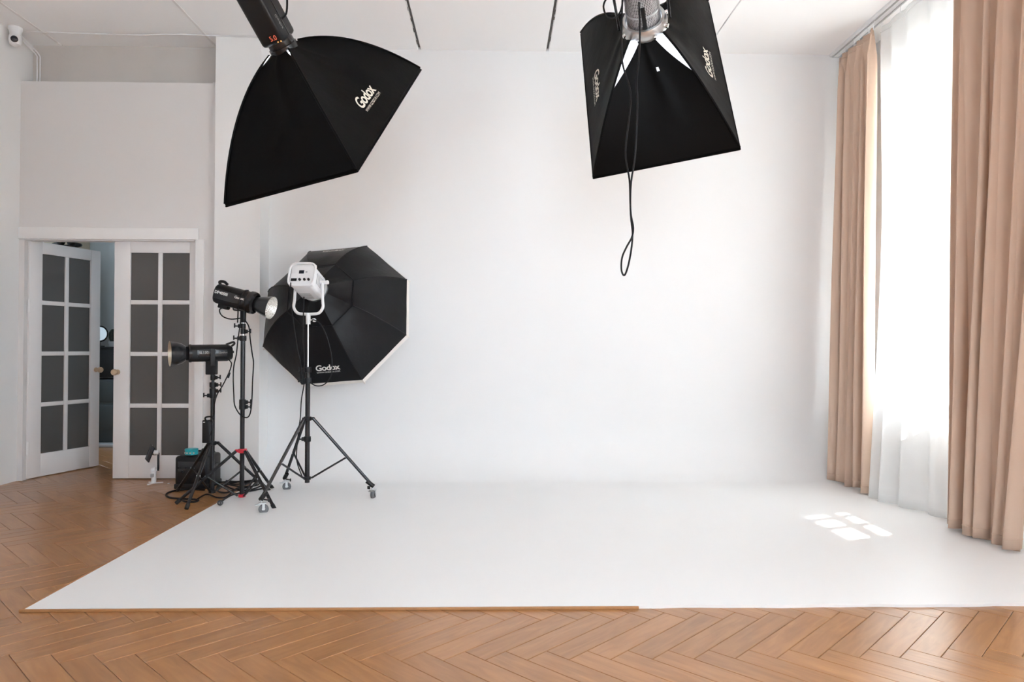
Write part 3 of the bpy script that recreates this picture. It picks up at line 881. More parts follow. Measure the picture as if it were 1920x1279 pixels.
# power cable hanging in a long loop from that lamp
Rc = [(0.645, 2.997), (0.642, 2.9), (0.639, 2.761), (0.642, 2.595), (0.684, 2.443), (0.679, 2.319), (0.662, 2.181), (0.66, 2.098), (0.679, 1.988), (0.682, 1.878), (0.687, 1.795), (0.696, 1.712), (0.688, 1.63), (0.671, 1.547), (0.652, 1.498), (0.638, 1.525), (0.641, 1.588), (0.663, 1.643), (0.688, 1.69), (0.696, 1.74), (0.685, 1.809), (0.682, 1.878), (0.685, 1.974), (0.704, 2.098), (0.712, 2.236), (0.717, 2.375), (0.712, 2.485), (0.723, 2.596), (0.728, 2.762), (0.722, 2.901), (0.722, 2.998)]
pc = thing('power_cable', (0.652, 3.62, 1.498), 'black power cable hanging in a twisted loop under the silver lamp', 'cable')
n = len(Rc)
MB().tube([V(x - 0.652, 0.012 * math.cos(PI * k / (n - 1)) + (0.006 if 8 < k < 22 else 0) * math.sin(k * 1.3), z - 1.498) for k, (x, z) in enumerate(Rc)], 0.0048, 8, 5).build('cord', CABLEM, pc)
Rl = [(0.645, 2.969), (0.645, 2.9), (0.628, 2.849), (0.595, 2.827), (0.562, 2.843), (0.548, 2.887), (0.562, 2.926), (0.595, 2.96), (0.64, 2.99)]
MB().tube([V(x - 0.652, 0.03, z - 1.498) for x, z in Rl], 0.0048, 8, 5).build('short_loop', CABLEM, pc)
MB().tube([V(0.07, -0.012, 1.50), V(0.10, 0.02, 1.62), V(0.11, 0.10, 1.70)], 0.0048, 8, 5).tube([V(-0.007, 0.012, 1.499), V(0.03, 0.03, 1.62), V(0.10, 0.10, 1.70)], 0.0048, 8, 5).build('lead', CABLEM, pc)

# ------------------------------------------------------------------ stands
def stand(cx, cy, feet, z_collar, z_hub, z_bot, sections, label, r_leg, mleg, mcollar, leg_end_z=0.012, casters=False, brace_t=0.5, clamps=(), mpole=BLACKM, knob_side=1):
    st = thing('light_stand', (cx, cy, 0), label, 'light stand')
    for (z0, z1, r, m) in sections:
        MB().cyl((0, 0, z0), (0, 0, z1), r, n=18).build('pole_section', m, st)
    rb = sections[0][2]
    MB().lathe([(rb, -0.016), (rb + 0.010, -0.014), (rb + 0.012, 0.0), (rb + 0.010, 0.014), (rb, 0.016)], (0, 0, z_collar), (0, 0, 1), 20).build('leg_collar', mcollar, st)
    MB().lathe([(rb, -0.012), (rb + 0.009, -0.010), (rb + 0.009, 0.010), (rb, 0.012)], (0, 0, z_hub), (0, 0, 1), 20).build('brace_hub', mcollar, st)
    for fx, fy in feet:
        d = V(fx - cx, fy - cy, 0); R_ = d.length; d = d / R_
        a = d * (rb + 0.024) + V(0, 0, z_collar)
        e = V(fx - cx, fy - cy, leg_end_z)
        MB().box(d * (rb + 0.018) + V(0, 0, z_collar), (0.030, 0.016, 0.022), bev=0.003, M=None).build('leg_hinge', mcollar, st)
        lg = MB().cyl(a, e, r_leg, n=14).build('leg', mleg, st)
        mid = a.lerp(e, brace_t)
        MB().cyl(d * (rb + 0.012) + V(0, 0, z_hub), mid, r_leg * 0.62, n=10).build('brace', mleg, st)
        MB().cyl(mid + V(-0.012, -0.004, 0), mid + V(0.012, 0.004, 0), 0.007, n=10).build('rivet', STEEL, lg)
        if not casters:
            dirn = (e - a).normalized()
            MB().cyl(e - dirn * 0.03, e + dirn * 0.006, r_leg * 1.25, n=14).build('rubber_foot', RUBBER, lg)
    for (z, r, side) in clamps:
        cl = MB().lathe([(r, -0.020), (r + 0.007, -0.019), (r + 0.008, 0.0), (r + 0.007, 0.019), (r, 0.020)], (0, 0, z), (0, 0, 1), 18).box((side * (r + 0.014), -0.004, z), (0.020, 0.020, 0.028), bev=0.004).build('clamp', BLACKP, st)
        MB().cyl((side * (r + 0.02), -0.006, z), (side * (r + 0.042), -0.010, z), 0.005, n=8).box((side * (r + 0.047), -0.011, z + 0.004), (0.008, 0.014, 0.034), bev=0.003).build('clamp_knob', BLACKP, cl)
    return st

# rolling stand under the octagonal softbox
OC = (-1.385, 5.300)
feet = [(-1.666, 5.689), (-1.589, 4.870), (-0.899, 5.343)]
leg_ends = []
for fx, fy in feet:
    d = V(fx - OC[0], fy - OC[1], 0)
    leg_ends.append((OC[0] + d.x * 0.97, OC[1] + d.y * 0.97))
st = stand(OC[0], OC[1], leg_ends, 0.605, 0.168, 0.135, [(0.135, 0.985, 0.0175, BLACKM), (0.985, 1.315, 0.006, CHROME)],
           'tall rolling light stand on three grey casters under the octagonal softbox', 0.0115, GLOSSB, BLACKP, leg_end_z=0.105, casters=True, brace_t=0.57,
           clamps=((0.455, 0.0175, -1), (0.965, 0.0175, -1), (0.885, 0.0175, -1)))
for k, (fx, fy) in enumerate(feet):
    d = V(fx - OC[0], fy - OC[1], 0).normalized()
    e = V(leg_ends[k][0] - OC[0], leg_ends[k][1] - OC[1], 0)
    cs = thing('caster', e, None or 'caster', 'x'); del cs['label']; del cs['category']
    cs.parent = st
    a = [0.25, 0.35, 1.35][k]
    cs.rotation_euler = (0, 0, a)
    top = V(0, 0, 0.105)
    Minv = Matrix.Rotation(-a, 3, 'Z')
    dl = Minv @ d
    ax = (dl * 0.55 + V(0, 0, -0.45)).normalized()
    MB().cyl(top - ax * 0.055, top + ax * 0.012, 0.016, n=14).build('socket', BLACKP, cs)
    MB().cyl(top + V(0, 0, 0.0) - dl * 0.02 + V(0, 0, -0.01), top - dl * 0.02 + V(0.03, 0.02, -0.02), 0.005, n=8).box(top - dl * 0.02 + V(0.034, 0.022, -0.022), (0.010, 0.022, 0.022), bev=0.003).build('socket_knob', BLACKP, cs)
    MB().cyl((0, 0, 0.075), (0, 0, 0.10), 0.008, n=12).box((0.006, 0, 0.074), (0.052, 0.042, 0.006), bev=0.002).box((0.013, 0.019, 0.052), (0.017, 0.003, 0.048)).box((0.013, -0.019, 0.052), (0.017, 0.003, 0.048)).build('fork', STEEL, cs)
    MB().box((-0.026, 0, 0.066), (0.03, 0.034, 0.004), bev=0.0015, M=Matrix.Rotation(0.0, 4, 'Y')).build('brake_pedal', STEEL, cs)
    wh = MB().lathe([(0.012, -0.012), (0.027, -0.012), (0.032, -0.007), (0.0335, 0.0), (0.032, 0.007), (0.027, 0.012), (0.012, 0.012)], (0.014, 0, 0.0335), (0, 1, 0), 28, close=True).build('wheel', GREYR, cs)
# red-collared stand
stm = stand(-1.865, 5.312, [(-2.286, 5.190), (-1.537, 5.013), (-1.773, 5.732)], 0.367, 0.038, 0.025, [(0.025, 1.20, 0.0165, BLACKM), (1.20, 1.335, 0.010, CHROME)],
            'black tripod light stand with red collars and plain feet', 0.0115, BLACKM, REDM, brace_t=0.5, clamps=((0.690, 0.0165, 1), (0.725, 0.0165, 1), (1.195, 0.0165, -1), (1.245, 0.011, 1), (1.285, 0.011, -1)))
# low stand beside the doors
stl = stand(-2.132, 5.439, [(-1.774, 5.647), (-2.141, 5.019), (-2.482, 5.652)], 0.406, 0.044, 0.030, [(0.030, 0.86, 0.0165, BLACKM), (0.86, 0.945, 0.011, BLACKM)],
            'low black tripod light stand with black collars beside the glazed doors', 0.0115, BLACKM, BLACKP, brace_t=0.52, clamps=((0.765, 0.0165, -1), (0.845, 0.0165, 1), (0.80, 0.0165, 1), (0.90, 0.011, 1)))

# ------------------------------------------------------------------ octagonal softbox with white lamp
RO = Matrix(((0.98461, -0.11547, -0.13119), (-0.08206, 0.35730, -0.93038), (0.15431, 0.92682, 0.34232)))
OCEN = V(-1.3288, 5.9440, 1.4157)
oc = thing('octagonal_softbox_light', OCEN, 'charcoal octagonal softbox with white lamp head on the rolling stand', 'softbox', rot=RO)
RAD, DO, RI, ZI = 0.65, 0.458, 0.285, 0.345
th0 = -0.0792
ang = [math.radians(112.5 - 45 * k) + th0 for k in range(8)]
def oct_pt(k, t):
    """rib k: ring (t=0) -> seam (t=.42) -> rim (t=1)"""
    c = V(math.cos(ang[k % 8]), math.sin(ang[k % 8]), 0)
    if t < 0.42:
        q = t / 0.42
        return c * (0.085 + (RI - 0.085) * q) + V(0, 0, DO + (ZI - DO) * q ** 1.3)
    q = (t - 0.42) / 0.58
    a, bb, cc = c * RI + V(0, 0, ZI), c * (RI + 0.20) + V(0, 0, ZI * 0.78), c * RAD
    return bez(a, bb, cc, q)
def oct_panel(k, s, t, inset=0.0):
    p = oct_pt(k, t) * (1 - s) + oct_pt(k + 1, t) * s
    am = (ang[k % 8] + ang[(k + 1) % 8]) / 2
    if abs(ang[k % 8] - ang[(k + 1) % 8]) > PI: am += PI
    nrm = V(math.cos(am), math.sin(am), 0.8).normalized()
    e = math.sin(PI * s)
    return p + nrm * (-0.016 * e * math.sin(PI * t) + 0.006 * e * noise.noise(V(s * 3 + k * 5, t * 4, 3.3)) - inset)
for k in range(8):
    MB().grid(lambda s, t: oct_panel(k, s, 0.42 * t), 10, 8).build('inner_panel', OCTF, oc, smooth=60)
    MB().grid(lambda s, t: oct_panel(k, s, 0.42 + 0.58 * t), 12, 12).build('outer_panel', OCTF, oc, smooth=60)
    MB().grid(lambda s, t: oct_panel(k, s, t, 0.008), 10, 20).build('lining', LINING, oc, smooth=60)
    MB().tube([oct_pt(k, 0.42 + 0.58 * q / 8) + V(0, 0, 0.002) for q in range(9)], 0.0045, 6, 2).build('rib_seam', OCTF, oc)
    MB().tube([oct_pt(k, 0.42) + V(0, 0, 0.003), oct_pt(k + 1, 0.42) + V(0, 0, 0.003)], 0.004, 6, 0).build('fold_seam', OCTF, oc)
    c0, c1 = V(math.cos(ang[k]), math.sin(ang[k]), 0), V(math.cos(ang[(k + 1) % 8]), math.sin(ang[(k + 1) % 8]), 0)
    MB().add([c0 * RAD, c1 * RAD, c1 * 0.660 + V(0, 0, -0.042), c0 * 0.660 + V(0, 0, -0.042), c0 * (RAD - 0.008) + V(0, 0, -0.004), c1 * (RAD - 0.008) + V(0, 0, -0.004), c1 * 0.652 + V(0, 0, -0.042), c0 * 0.652 + V(0, 0, -0.042)],
             [(0, 1, 2, 3), (7, 6, 5, 4), (3, 2, 6, 7)]).build('lip', LIPC, oc, smooth=0)
    MB().cyl(c0 * 0.654 + V(0, 0, -0.036), c0 * 0.668 + V(0, 0, -0.048), 0.006, n=8).build('corner_tip', LIPC, oc)
vs8 = [V(math.cos(a), math.sin(a), 0) * 0.64 + V(0, 0, -0.01) for a in ang]
MB().add(vs8, [tuple(range(8))]).add([p + V(0, 0, 0.002) for p in vs8], [tuple(reversed(range(8)))]).build('diffuser', DIFFC, oc, smooth=0)
def oct_logo(k, t0, size, flip):
    def fn(x, y):
        if flip: x, y = -x, -y
        du = (oct_panel(k, 0.51, t0) - oct_panel(k, 0.49, t0)).length / 0.02
        dv = (oct_panel(k, 0.5, t0 + 0.01) - oct_panel(k, 0.5, t0 - 0.01)).length / 0.02
        return oct_panel(k, 0.5 - x / du, t0 - y / dv, -0.004)
    lettering('Godox', size, fn, INK, oc, shear=0.1, bold=size * 0.022, spacing=0.92)
    lettering('WWW.GODOX.COM', size * 0.26, lambda x, y: fn(x, y - size * 0.55), INK, oc)
oct_logo(4, 0.855, 0.072, False)
oct_logo(0, 0.855, 0.072, True)
MB().lathe([(0.07, -0.02), (0.098, -0.012), (0.098, 0.014), (0.082, 0.02), (0.07, 0.0)], (0, 0, DO), (0, 0, 1), 32, close=True).build('speed_ring', STEEL, oc)
# white lamp head, built along the softbox axis (local +z is towards the back of the lamp)
up_l = RO.inverted() @ V(0, 0, 1)
ez = V(0, 0, 1)
ey_ = (up_l - ez * up_l.dot(ez)).normalized()
ex_ = ey_.cross(ez)
HM = Matrix(((ex_.x, ey_.x, 0, 0), (ex_.y, ey_.y, 0, 0), (ex_.z, ey_.z, 1, DO), (0, 0, 0, 1)))
hb = MB().box((0, -0.004, 0.135), (0.172, 0.176, 0.24), bev=0.026, seg=3, M=HM).build('lamp_body', WHITEP, oc)
MB().box((0, 0, 0.248), (0.190, 0.178, 0.030), bev=0.014, seg=3, M=HM).build('rear_bezel', WHITEP, hb)
MB().box((0, -0.004, 0.2625), (0.165, 0.150, 0.003), bev=0.001, M=HM).build('rear_plate', WHITEP, hb)
lp = []
for k in range(33):
    a_ = 2 * PI * k / 32
    lp.append(HM @ V(math.copysign(abs(math.cos(a_)) ** 0.45, math.cos(a_)) * 0.097, math.copysign(abs(math.sin(a_)) ** 0.45, math.sin(a_)) * 0.090, 0.272))
MB().tube(lp, 0.0085, 8, 1).build('guard_handle', WHITEP, hb)
MB().box((-0.008, 0.022, 0.2645), (0.038, 0.026, 0.003), M=HM).build('display', SCREENM, hb, smooth=0)
MB().box((0.030, 0.022, 0.2645), (0.014, 0.010, 0.003), M=HM).build('button', GREYP, hb, smooth=0)
for x in (-0.012, 0.024, 0.056):
    MB().cyl(HM @ V(x, -0.040, 0.26), HM @ V(x, -0.040, 0.274), 0.0105, 0.009, n=16).build('dial', BLACKP, hb)
MB().box((-0.058, -0.040, 0.265), (0.044, 0.022, 0.004), bev=0.001, M=HM).build('power_socket', BLACKP, hb)
for s in (-1, 1):
    for k in range(7):
        MB().box((s * 0.0868, 0.0, 0.05 + k * 0.024), (0.003, 0.085, 0.008), M=HM).build('vent_slot', GREYP, hb, smooth=0)
for k in range(5):
    MB().box((-0.02 + 0.0, -0.0925, 0.05 + k * 0.02), (0.09, 0.003, 0.007), M=HM).build('vent_slot', GREYP, hb, smooth=0)
# yoke down to the spigot; built in world axes under the lamp
Ri = RO.inverted()
def W(p):
    return Ri @ (Vector(p) - OCEN)
pivot = OCEN + RO @ (HM @ V(0, 0, 0.13))
pl_ = OCEN + RO @ (HM @ V(-0.105, 0, 0.13)); pr_ = OCEN + RO @ (HM @ V(0.105, 0, 0.13))
hx = (pr_ - pl_); hx.z = 0; hx.normalize()
base = V(OC[0], OC[1], 1.375)
yk = []
hw = 0.112
lo = base.copy()
for q in [pl_, pl_.lerp(base - hx * hw, 0.55) , base - hx * hw + V(0, 0, 0.05), base - hx * (hw - 0.03) + V(0, 0, 0.008), base - hx * 0.03, base + hx * 0.03, base + hx * (hw - 0.03) + V(0, 0, 0.008), base + hx * hw + V(0, 0, 0.05), pr_.lerp(base + hx * hw, 0.55), pr_]:
    yk.append(W(q))
MB().tube(yk, 0.011, 10, 6).build('yoke', WHITEP, oc)
for p_, s in ((pl_, -1), (pr_, 1)):
    MB().cyl(W(p_ - hx * s * 0.03), W(p_ + hx * s * 0.03), 0.013, n=14).box(W(p_ + hx * s * 0.036), (0.026, 0.026, 0.026), bev=0.006).build('tilt_lever', WHITEP, oc)
MB().cyl(W(base + V(0, 0, -0.075)), W(base + V(0, 0, 0.005)), 0.017, n=14).build('spigot_socket', WHITEP, oc)
MB().cyl(W(base + V(0.01, -0.005, -0.045)), W(base + V(0.045, -0.02, -0.045)), 0.006, n=8).box(W(base + V(0.05, -0.022, -0.045)), (0.024, 0.02, 0.03), bev=0.005).build('socket_knob', WHITEP, oc)

# ------------------------------------------------------------------ strobes on the other two stands
def frame_from_axis(ax, o):
    ax = Vector(ax).normalized()
    x = ax
    z = V(0, 0, 1) - x * x.z; z.normalize()
    y = z.cross(x)
    return Matrix(((x.x, y.x, z.x, o[0]), (x.y, y.y, z.y, o[1]), (x.z, y.z, z.z, o[2]), (0, 0, 0, 1)))

# strobe with silver cone reflector on the red-collared stand (local x = beam direction)
ms = thing('studio_strobe', (-1.865, 5.312, 1.33), 'black studio strobe with silver-lined cone reflector tilted down', 'studio lamp', 'bare studio lamps')
F = frame_from_axis((0.357, -0.055, -0.095), (-0.045, 0.0, 0.158))
def X(*p): return F @ V(*p)
def oriented(b, M):
    b.v = [tuple(M @ Vector(p)) for p in b.v]; return b
r_ = 0.076
sec = [(math.copysign(abs(math.cos(a)) ** 0.7, math.cos(a)) * r_, math.copysign(abs(math.sin(a)) ** 0.7, math.sin(a)) * r_) for a in [2 * PI * k / 28 for k in range(28)]]
def loft(xs):
    b = MB(); n = len(sec)
    vs = [(x, y * sc, z * sc) for x, sc in xs for y, z in sec]
    fs = [(i * n + k, i * n + (k + 1) % n, (i + 1) * n + (k + 1) % n, (i + 1) * n + k) for i in range(len(xs) - 1) for k in range(n)]
    fs += [tuple(range(n))[::-1], tuple((len(xs) - 1) * n + k for k in range(n))]
    return b.add(vs, fs)
bd = oriented(loft([(-0.155, 0.86), (-0.150, 0.93), (-0.135, 0.97), (0.10, 1.0), (0.105, 1.0)]), F).build('lamp_body', BLACKP, ms)
oriented(MB().lathe([(0.070, 0.0), (0.083, 0.003), (0.085, 0.02), (0.080, 0.04), (0.062, 0.05)], (0.105, 0, 0), (1, 0, 0), 32), F).build('mount_ring', BLACKM, ms)
rf = oriented(MB().lathe([(0.052, 0.0), (0.056, 0.02), (0.086, 0.125), (0.0875, 0.127)], (0.15, 0, 0), (1, 0, 0), 36), F).build('reflector_shell', BLACKM, ms)
oriented(MB().lathe([(0.0, 0.028), (0.048, 0.03), (0.084, 0.126), (0.0875, 0.127)], (0.15, 0, 0), (1, 0, 0), 36), F).build('reflector_bowl', REFL, ms)
oriented(MB().lathe([(0, 0.09), (0.018, 0.085), (0.022, 0.06), (0.02, 0.03)], (0.15, 0, 0), (1, 0, 0), 18), F).build('bulb_cover', DIFFC, ms)
oriented(MB().tube([(-0.148, 0, 0.060), (-0.165, 0, 0.086), (-0.13, 0, 0.094), (-0.10, 0, 0.080)], 0.011, 8, 6), F).build('handle', BLACKP, ms)
oriented(MB().box((-0.085, 0, -0.083), (0.075, 0.05, 0.034), bev=0.006), F).build('socket_block', BLACKP, ms)
oriented(MB().box((-0.02, -0.0745, 0.0), (0.23, 0.004, 0.07), bev=0.0015), F).build('side_plate', BLACKM, ms)
lettering('DP400III', 0.030, lambda x, y: X(-0.088 + x, -0.0775, 0.012 + y), INK, bd, bold=0.0008)
lettering('Godox', 0.026, lambda x, y: X(0.055 + x, -0.0775, 0.012 + y), INK, bd, shear=0.1, bold=0.0006)
MB().box((0, 0, 0.035), (0.036, 0.036, 0.11), bev=0.006).build('tilt_bracket', BLACKP, ms)
MB().box((-0.012, 0.0, 0.09), (0.05, 0.05, 0.05), bev=0.008).build('tilt_joint', BLACKP, ms)
MB().tube([(-0.02, -0.01, 0.07), (-0.05, -0.045, 0.072), (-0.056, -0.05, 0.085)], 0.006, 8, 5).build('tilt_lever', BLACKP, ms)
oriented(MB().tube([(0.07, -0.0, 0.08), (0.068, -0.05, 0.07), (0.066, -0.082, 0.02), (0.066, -0.08, -0.05), (0.06, -0.05, -0.09), (0.05, -0.02, -0.12), (0.05, 0.0, -0.17)], 0.005, 6, 5), F).build('wrapped_lead', CABLEM, ms)

# LED lamp with bowl reflector on the low stand, pointing away from the sweep
ls = thing('studio_lamp', (-2.138, 5.439, 0.94), 'black studio lamp with round bowl reflector facing the glazed doors', 'studio lamp', 'bare studio lamps')
r_ = 0.064
sec = [(math.copysign(abs(math.cos(a)) ** 0.75, math.cos(a)) * r_, math.copysign(abs(math.sin(a)) ** 0.75, math.sin(a)) * r_) for a in [2 * PI * k / 28 for k in range(28)]]
F = frame_from_axis((-0.36, -0.225, -0.008), (-0.012, 0.0, 0.145))
bd = oriented(loft([(-0.150, 0.72), (-0.146, 0.80), (-0.12, 0.96), (-0.115, 1.0), (0.145, 1.0), (0.15, 0.98)]), F).build('lamp_body', BLACKP, ls)
oriented(MB().lathe([(0.058, 0.0), (0.068, 0.003), (0.068, 0.024), (0.05, 0.03)], (0.135, 0, 0), (1, 0, 0), 30), F).build('mount_ring', BLACKM, ls)
oriented(MB().lathe([(0.045, 0.0), (0.052, 0.015), (0.074, 0.045), (0.087, 0.085), (0.092, 0.125), (0.094, 0.127)], (0.155, 0, 0), (1, 0, 0), 36), F).build('reflector_shell', BLACKM, ls)
oriented(MB().lathe([(0.0, 0.02), (0.045, 0.02), (0.070, 0.048), (0.084, 0.086), (0.090, 0.126), (0.094, 0.127)], (0.155, 0, 0), (1, 0, 0), 36), F).build('reflector_bowl', REFLW, ls)
oriented(MB().cyl((0.172, 0, 0), (0.178, 0, 0), 0.03, n=20), F).build('led_chip', DIFFC, ls)
oriented(MB().tube([(-0.11, 0, 0.062), (-0.135, 0, 0.072), (-0.165, 0, 0.080), (-0.17, 0, 0.066), (-0.15, 0, 0.05)], 0.008, 8, 6), F).build('handle', BLACKP, ls)
oriented(MB().box((-0.158, 0, 0.005), (0.014, 0.03, 0.02), bev=0.003), F).build('rear_dial', BLACKP, ls)
oriented(MB().box((0.0, 0.0635, 0.0), (0.21, 0.004, 0.055), bev=0.0015), F).build('side_plate', BLACKM, ls)
lettering('SL150II', 0.026, lambda x, y: F @ V(0.055 - x, 0.0665, 0.004 + y), GREYINK, bd, bold=0.0006)
lettering('Godox', 0.022, lambda x, y: F @ V(-0.075 - x, 0.0665, 0.004 + y), GREYINK, bd, shear=0.1, bold=0.0004)
for s in (-1, 1):
    oriented(MB().box((0.0, s * 0.076, -0.035), (0.034, 0.008, 0.12), bev=0.003), F).build('yoke_arm', BLACKP, ls)
    oriented(MB().cyl((0, s * 0.066, 0.012), (0, s * 0.084, 0.012), 0.02, n=18), F).build('tilt_pivot', BLACKP, ls)
MB().box((-0.004, 0, 0.083), (0.05, 0.12, 0.012), bev=0.003).build('yoke_base', BLACKP, ls)
MB().box((-0.004, 0, 0.040), (0.075, 0.055, 0.115), bev=0.006).build('stand_mount', BLACKP, ls)
MB().cyl((0.0, 0, -0.02), (0, 0, 0.02), 0.014, n=14).build('socket', BLACKP, ls)

# ballast box strapped to the low stand
bt = thing('power_adapter', (-2.153, 5.385, 0.416), 'black power adapter brick clipped to the low stand', 'adapter')
MB().box((0, 0, 0.085), (0.055, 0.045, 0.17), bev=0.006).build('case', BLACKP, bt)
MB().tube([(0.0, -0.02, 0.165), (0.0, -0.03, 0.19), (0.02, 0.0, 0.195), (0.03, 0.04, 0.18), (0.03, 0.05, 0.14)], 0.006, 8, 6).build('strap', CABLEM, bt)
MB().box((-0.012, -0.0235, 0.155), (0.012, 0.002, 0.006)).build('label_mark', INK, bt, smooth=0)
MB().tube([(0.02, -0.02, 0.17), (0.045, -0.03, 0.16), (0.052, -0.03, 0.12), (0.042, -0.02, 0.08), (0.025, -0.01, 0.05)], 0.004, 8, 6).build('lead', CABLEM, bt)

# leads hanging on the stands
def hang(name, pts, r, label, cat='cable', group=None):
    o = V(*min(pts, key=lambda p: p[2]))
    c = MB().tube([V(*p) - o for p in pts], r, 8, 6).build(name, CABLEM, loc=o)
    return tag(c, label, cat, group)
hang('power_lead', [(-1.861, 5.245, 1.341), (-1.916, 5.22, 1.332), (-1.971, 5.22, 1.347), (-2.009, 5.25, 1.375), (-2.024, 5.28, 1.406), (-2.006, 5.32, 1.42), (-1.975, 5.35, 1.42)], 0.0045, 'short black lead curving under the tilted strobe body')
hang('power_lead', [(-1.845, 5.285, 1.330), (-1.809, 5.27, 1.28), (-1.798, 5.27, 1.189), (-1.783, 5.27, 1.083), (-1.773, 5.27, 1.013), (-1.779, 5.27, 0.873), (-1.781, 5.27, 0.783), (-1.787, 5.27, 0.688), (-1.801, 5.27, 0.629), (-1.83, 5.275, 0.615), (-1.87, 5.275, 0.637), (-1.906, 5.27, 0.702), (-1.914, 5.27, 0.783), (-1.919, 5.27, 0.908), (-1.915, 5.27, 0.992), (-1.898, 5.27, 1.076), (-1.888, 5.27, 1.174), (-1.878, 5.285, 1.287), (-1.87, 5.29, 1.36)], 0.0045, 'long black lead looped along the pole with red collars')
hang('power_lead', [(-2.016, 5.42, 1.045), (-1.987, 5.40, 1.021), (-1.98, 5.40, 1.003), (-1.99, 5.40, 0.96), (-2.008, 5.40, 0.917), (-2.043, 5.40, 0.845), (-2.085, 5.40, 0.774), (-2.108, 5.41, 0.70), (-2.112, 5.415, 0.62), (-2.13, 5.39, 0.585)], 0.0042, 'thin black lead running from door-side lamp down to its adapter')
MB().cyl((0, 0, -0.02), (0.012, 0, 0.02), 0.008, n=10).build('inline_coupler', BLACKP, bpy.data.objects['power_lead.002'], loc=V(-2.005, 5.40, 0.92) - bpy.data.objects['power_lead.002'].location)
hang('lamp_cord', [(-1.35, 5.265, 1.318), (-1.335, 5.25, 1.331), (-1.285, 5.24, 1.304), (-1.239, 5.24, 1.222), (-1.202, 5.24, 1.085), (-1.194, 5.24, 0.967), (-1.21, 5.24, 0.903), (-1.255, 5.24, 0.857), (-1.309, 5.24, 0.85), (-1.362, 5.27, 0.872)], 0.0042, 'black cord bowing out in an arc in front of octagonal softbox')
hang('lamp_cord', [(-1.49, 5.215, 1.60), (-1.496, 5.24, 1.478), (-1.481, 5.26, 1.313), (-1.453, 5.26, 1.13), (-1.424, 5.265, 0.984), (-1.412, 5.265, 0.856)], 0.0042, 'black cord slanting from white lamp power socket to the pole')
hang('lamp_cord', [(-1.405, 5.255, 1.50), (-1.41, 5.26, 1.359), (-1.412, 5.262, 1.222), (-1.402, 5.268, 1.039), (-1.41, 5.268, 0.902), (-1.404, 5.27, 0.862), (-1.423, 5.27, 0.743), (-1.43, 5.27, 0.616), (-1.442, 5.27, 0.521), (-1.456, 5.27, 0.354), (-1.448, 5.27, 0.275), (-1.412, 5.27, 0.18)], 0.0042, 'black cord hanging straight down beside the rolling stand pole')

# ------------------------------------------------------------------ floor clutter
def floor_cable(pts, r, label, z=0.006, lift=None):
    P = []
    for k, (x, y) in enumerate(pts):
        zz = z + (CT if x > CX0 - 0.02 else 0.0)
        P.append((x, y, zz + (0.012 * (k % 3 == 1) if lift else 0)))
    o = V(P[0][0], P[0][1], 0)
    c = MB().tube([V(*p) - o for p in P], r, 8, 8).build('floor_cable', CABLEM, loc=o)
    return tag(c, label, 'cable', 'cables on the floor')
floor_cable([(-2.288, 5.69), (-2.437, 5.711), (-2.519, 5.632), (-2.501, 5.499), (-2.417, 5.389), (-2.306, 5.353), (-2.188, 5.317), (-2.182, 5.249), (-2.249, 5.256), (-2.305, 5.318)], 0.0075, 'black floor cable coiled in a wide loop before the black case')
floor_cable([(-2.203, 5.352), (-2.18, 5.46), (-2.08, 5.40), (-2.02, 5.422), (-2.02, 5.609), (-1.947, 5.768), (-1.963, 5.937), (-2.09, 5.99), (-2.175, 5.98), (-2.233, 5.939), (-2.194, 5.689)], 0.006, 'black floor cable winding under the red-collared stand', lift=True)
pl2 = floor_cable([(-1.833, 5.686), (-1.903, 5.57), (-1.977, 5.458), (-1.983, 5.315), (-1.970, 5.213), (-1.947, 5.125)], 0.006, 'black floor cable ending in a plug on the white floor edge')
pg = MB().lathe([(0, -0.03), (0.010, -0.03), (0.018, -0.012), (0.020, 0.012), (0.018, 0.016), (0, 0.016)], (0, 0, 0.022), (0.35, -0.8, 0.12), 16).build('plug', RUBBER, pl2)
pg.location = V(-1.938, 5.088, CT) - pl2.location
for s in (-1, 1):
    MB().cyl((s * 0.009 + 0.006, -0.012, 0.024), (s * 0.009 + 0.018, -0.04, 0.028), 0.0024, n=8).build('pin', CHROME, pg)
floor_cable([(-2.307, 5.939), (-2.184, 5.917), (-2.085, 5.97), (-1.94, 5.915), (-1.846, 5.727), (-1.894, 5.589), (-2.038, 5.648), (-2.209, 5.811), (-2.171, 5.63), (-2.057, 5.533), (-1.99, 5.688), (-2.004, 5.937), (-2.157, 5.99), (-2.225, 5.96)], 0.0065, 'black floor cable tangled at the foot of the pier', z=0.016, lift=True)
floor_cable([(-2.33, 5.80), (-2.22, 5.74), (-2.10, 5.80), (-2.03, 5.86), (-1.92, 5.82), (-1.88, 5.72), (-1.95, 5.64), (-2.08, 5.70), (-2.16, 5.86), (-2.07, 5.93), (-1.93, 5.90)], 0.0055, 'thinner black floor cable lying over the tangle by the pier', z=0.028, lift=True)

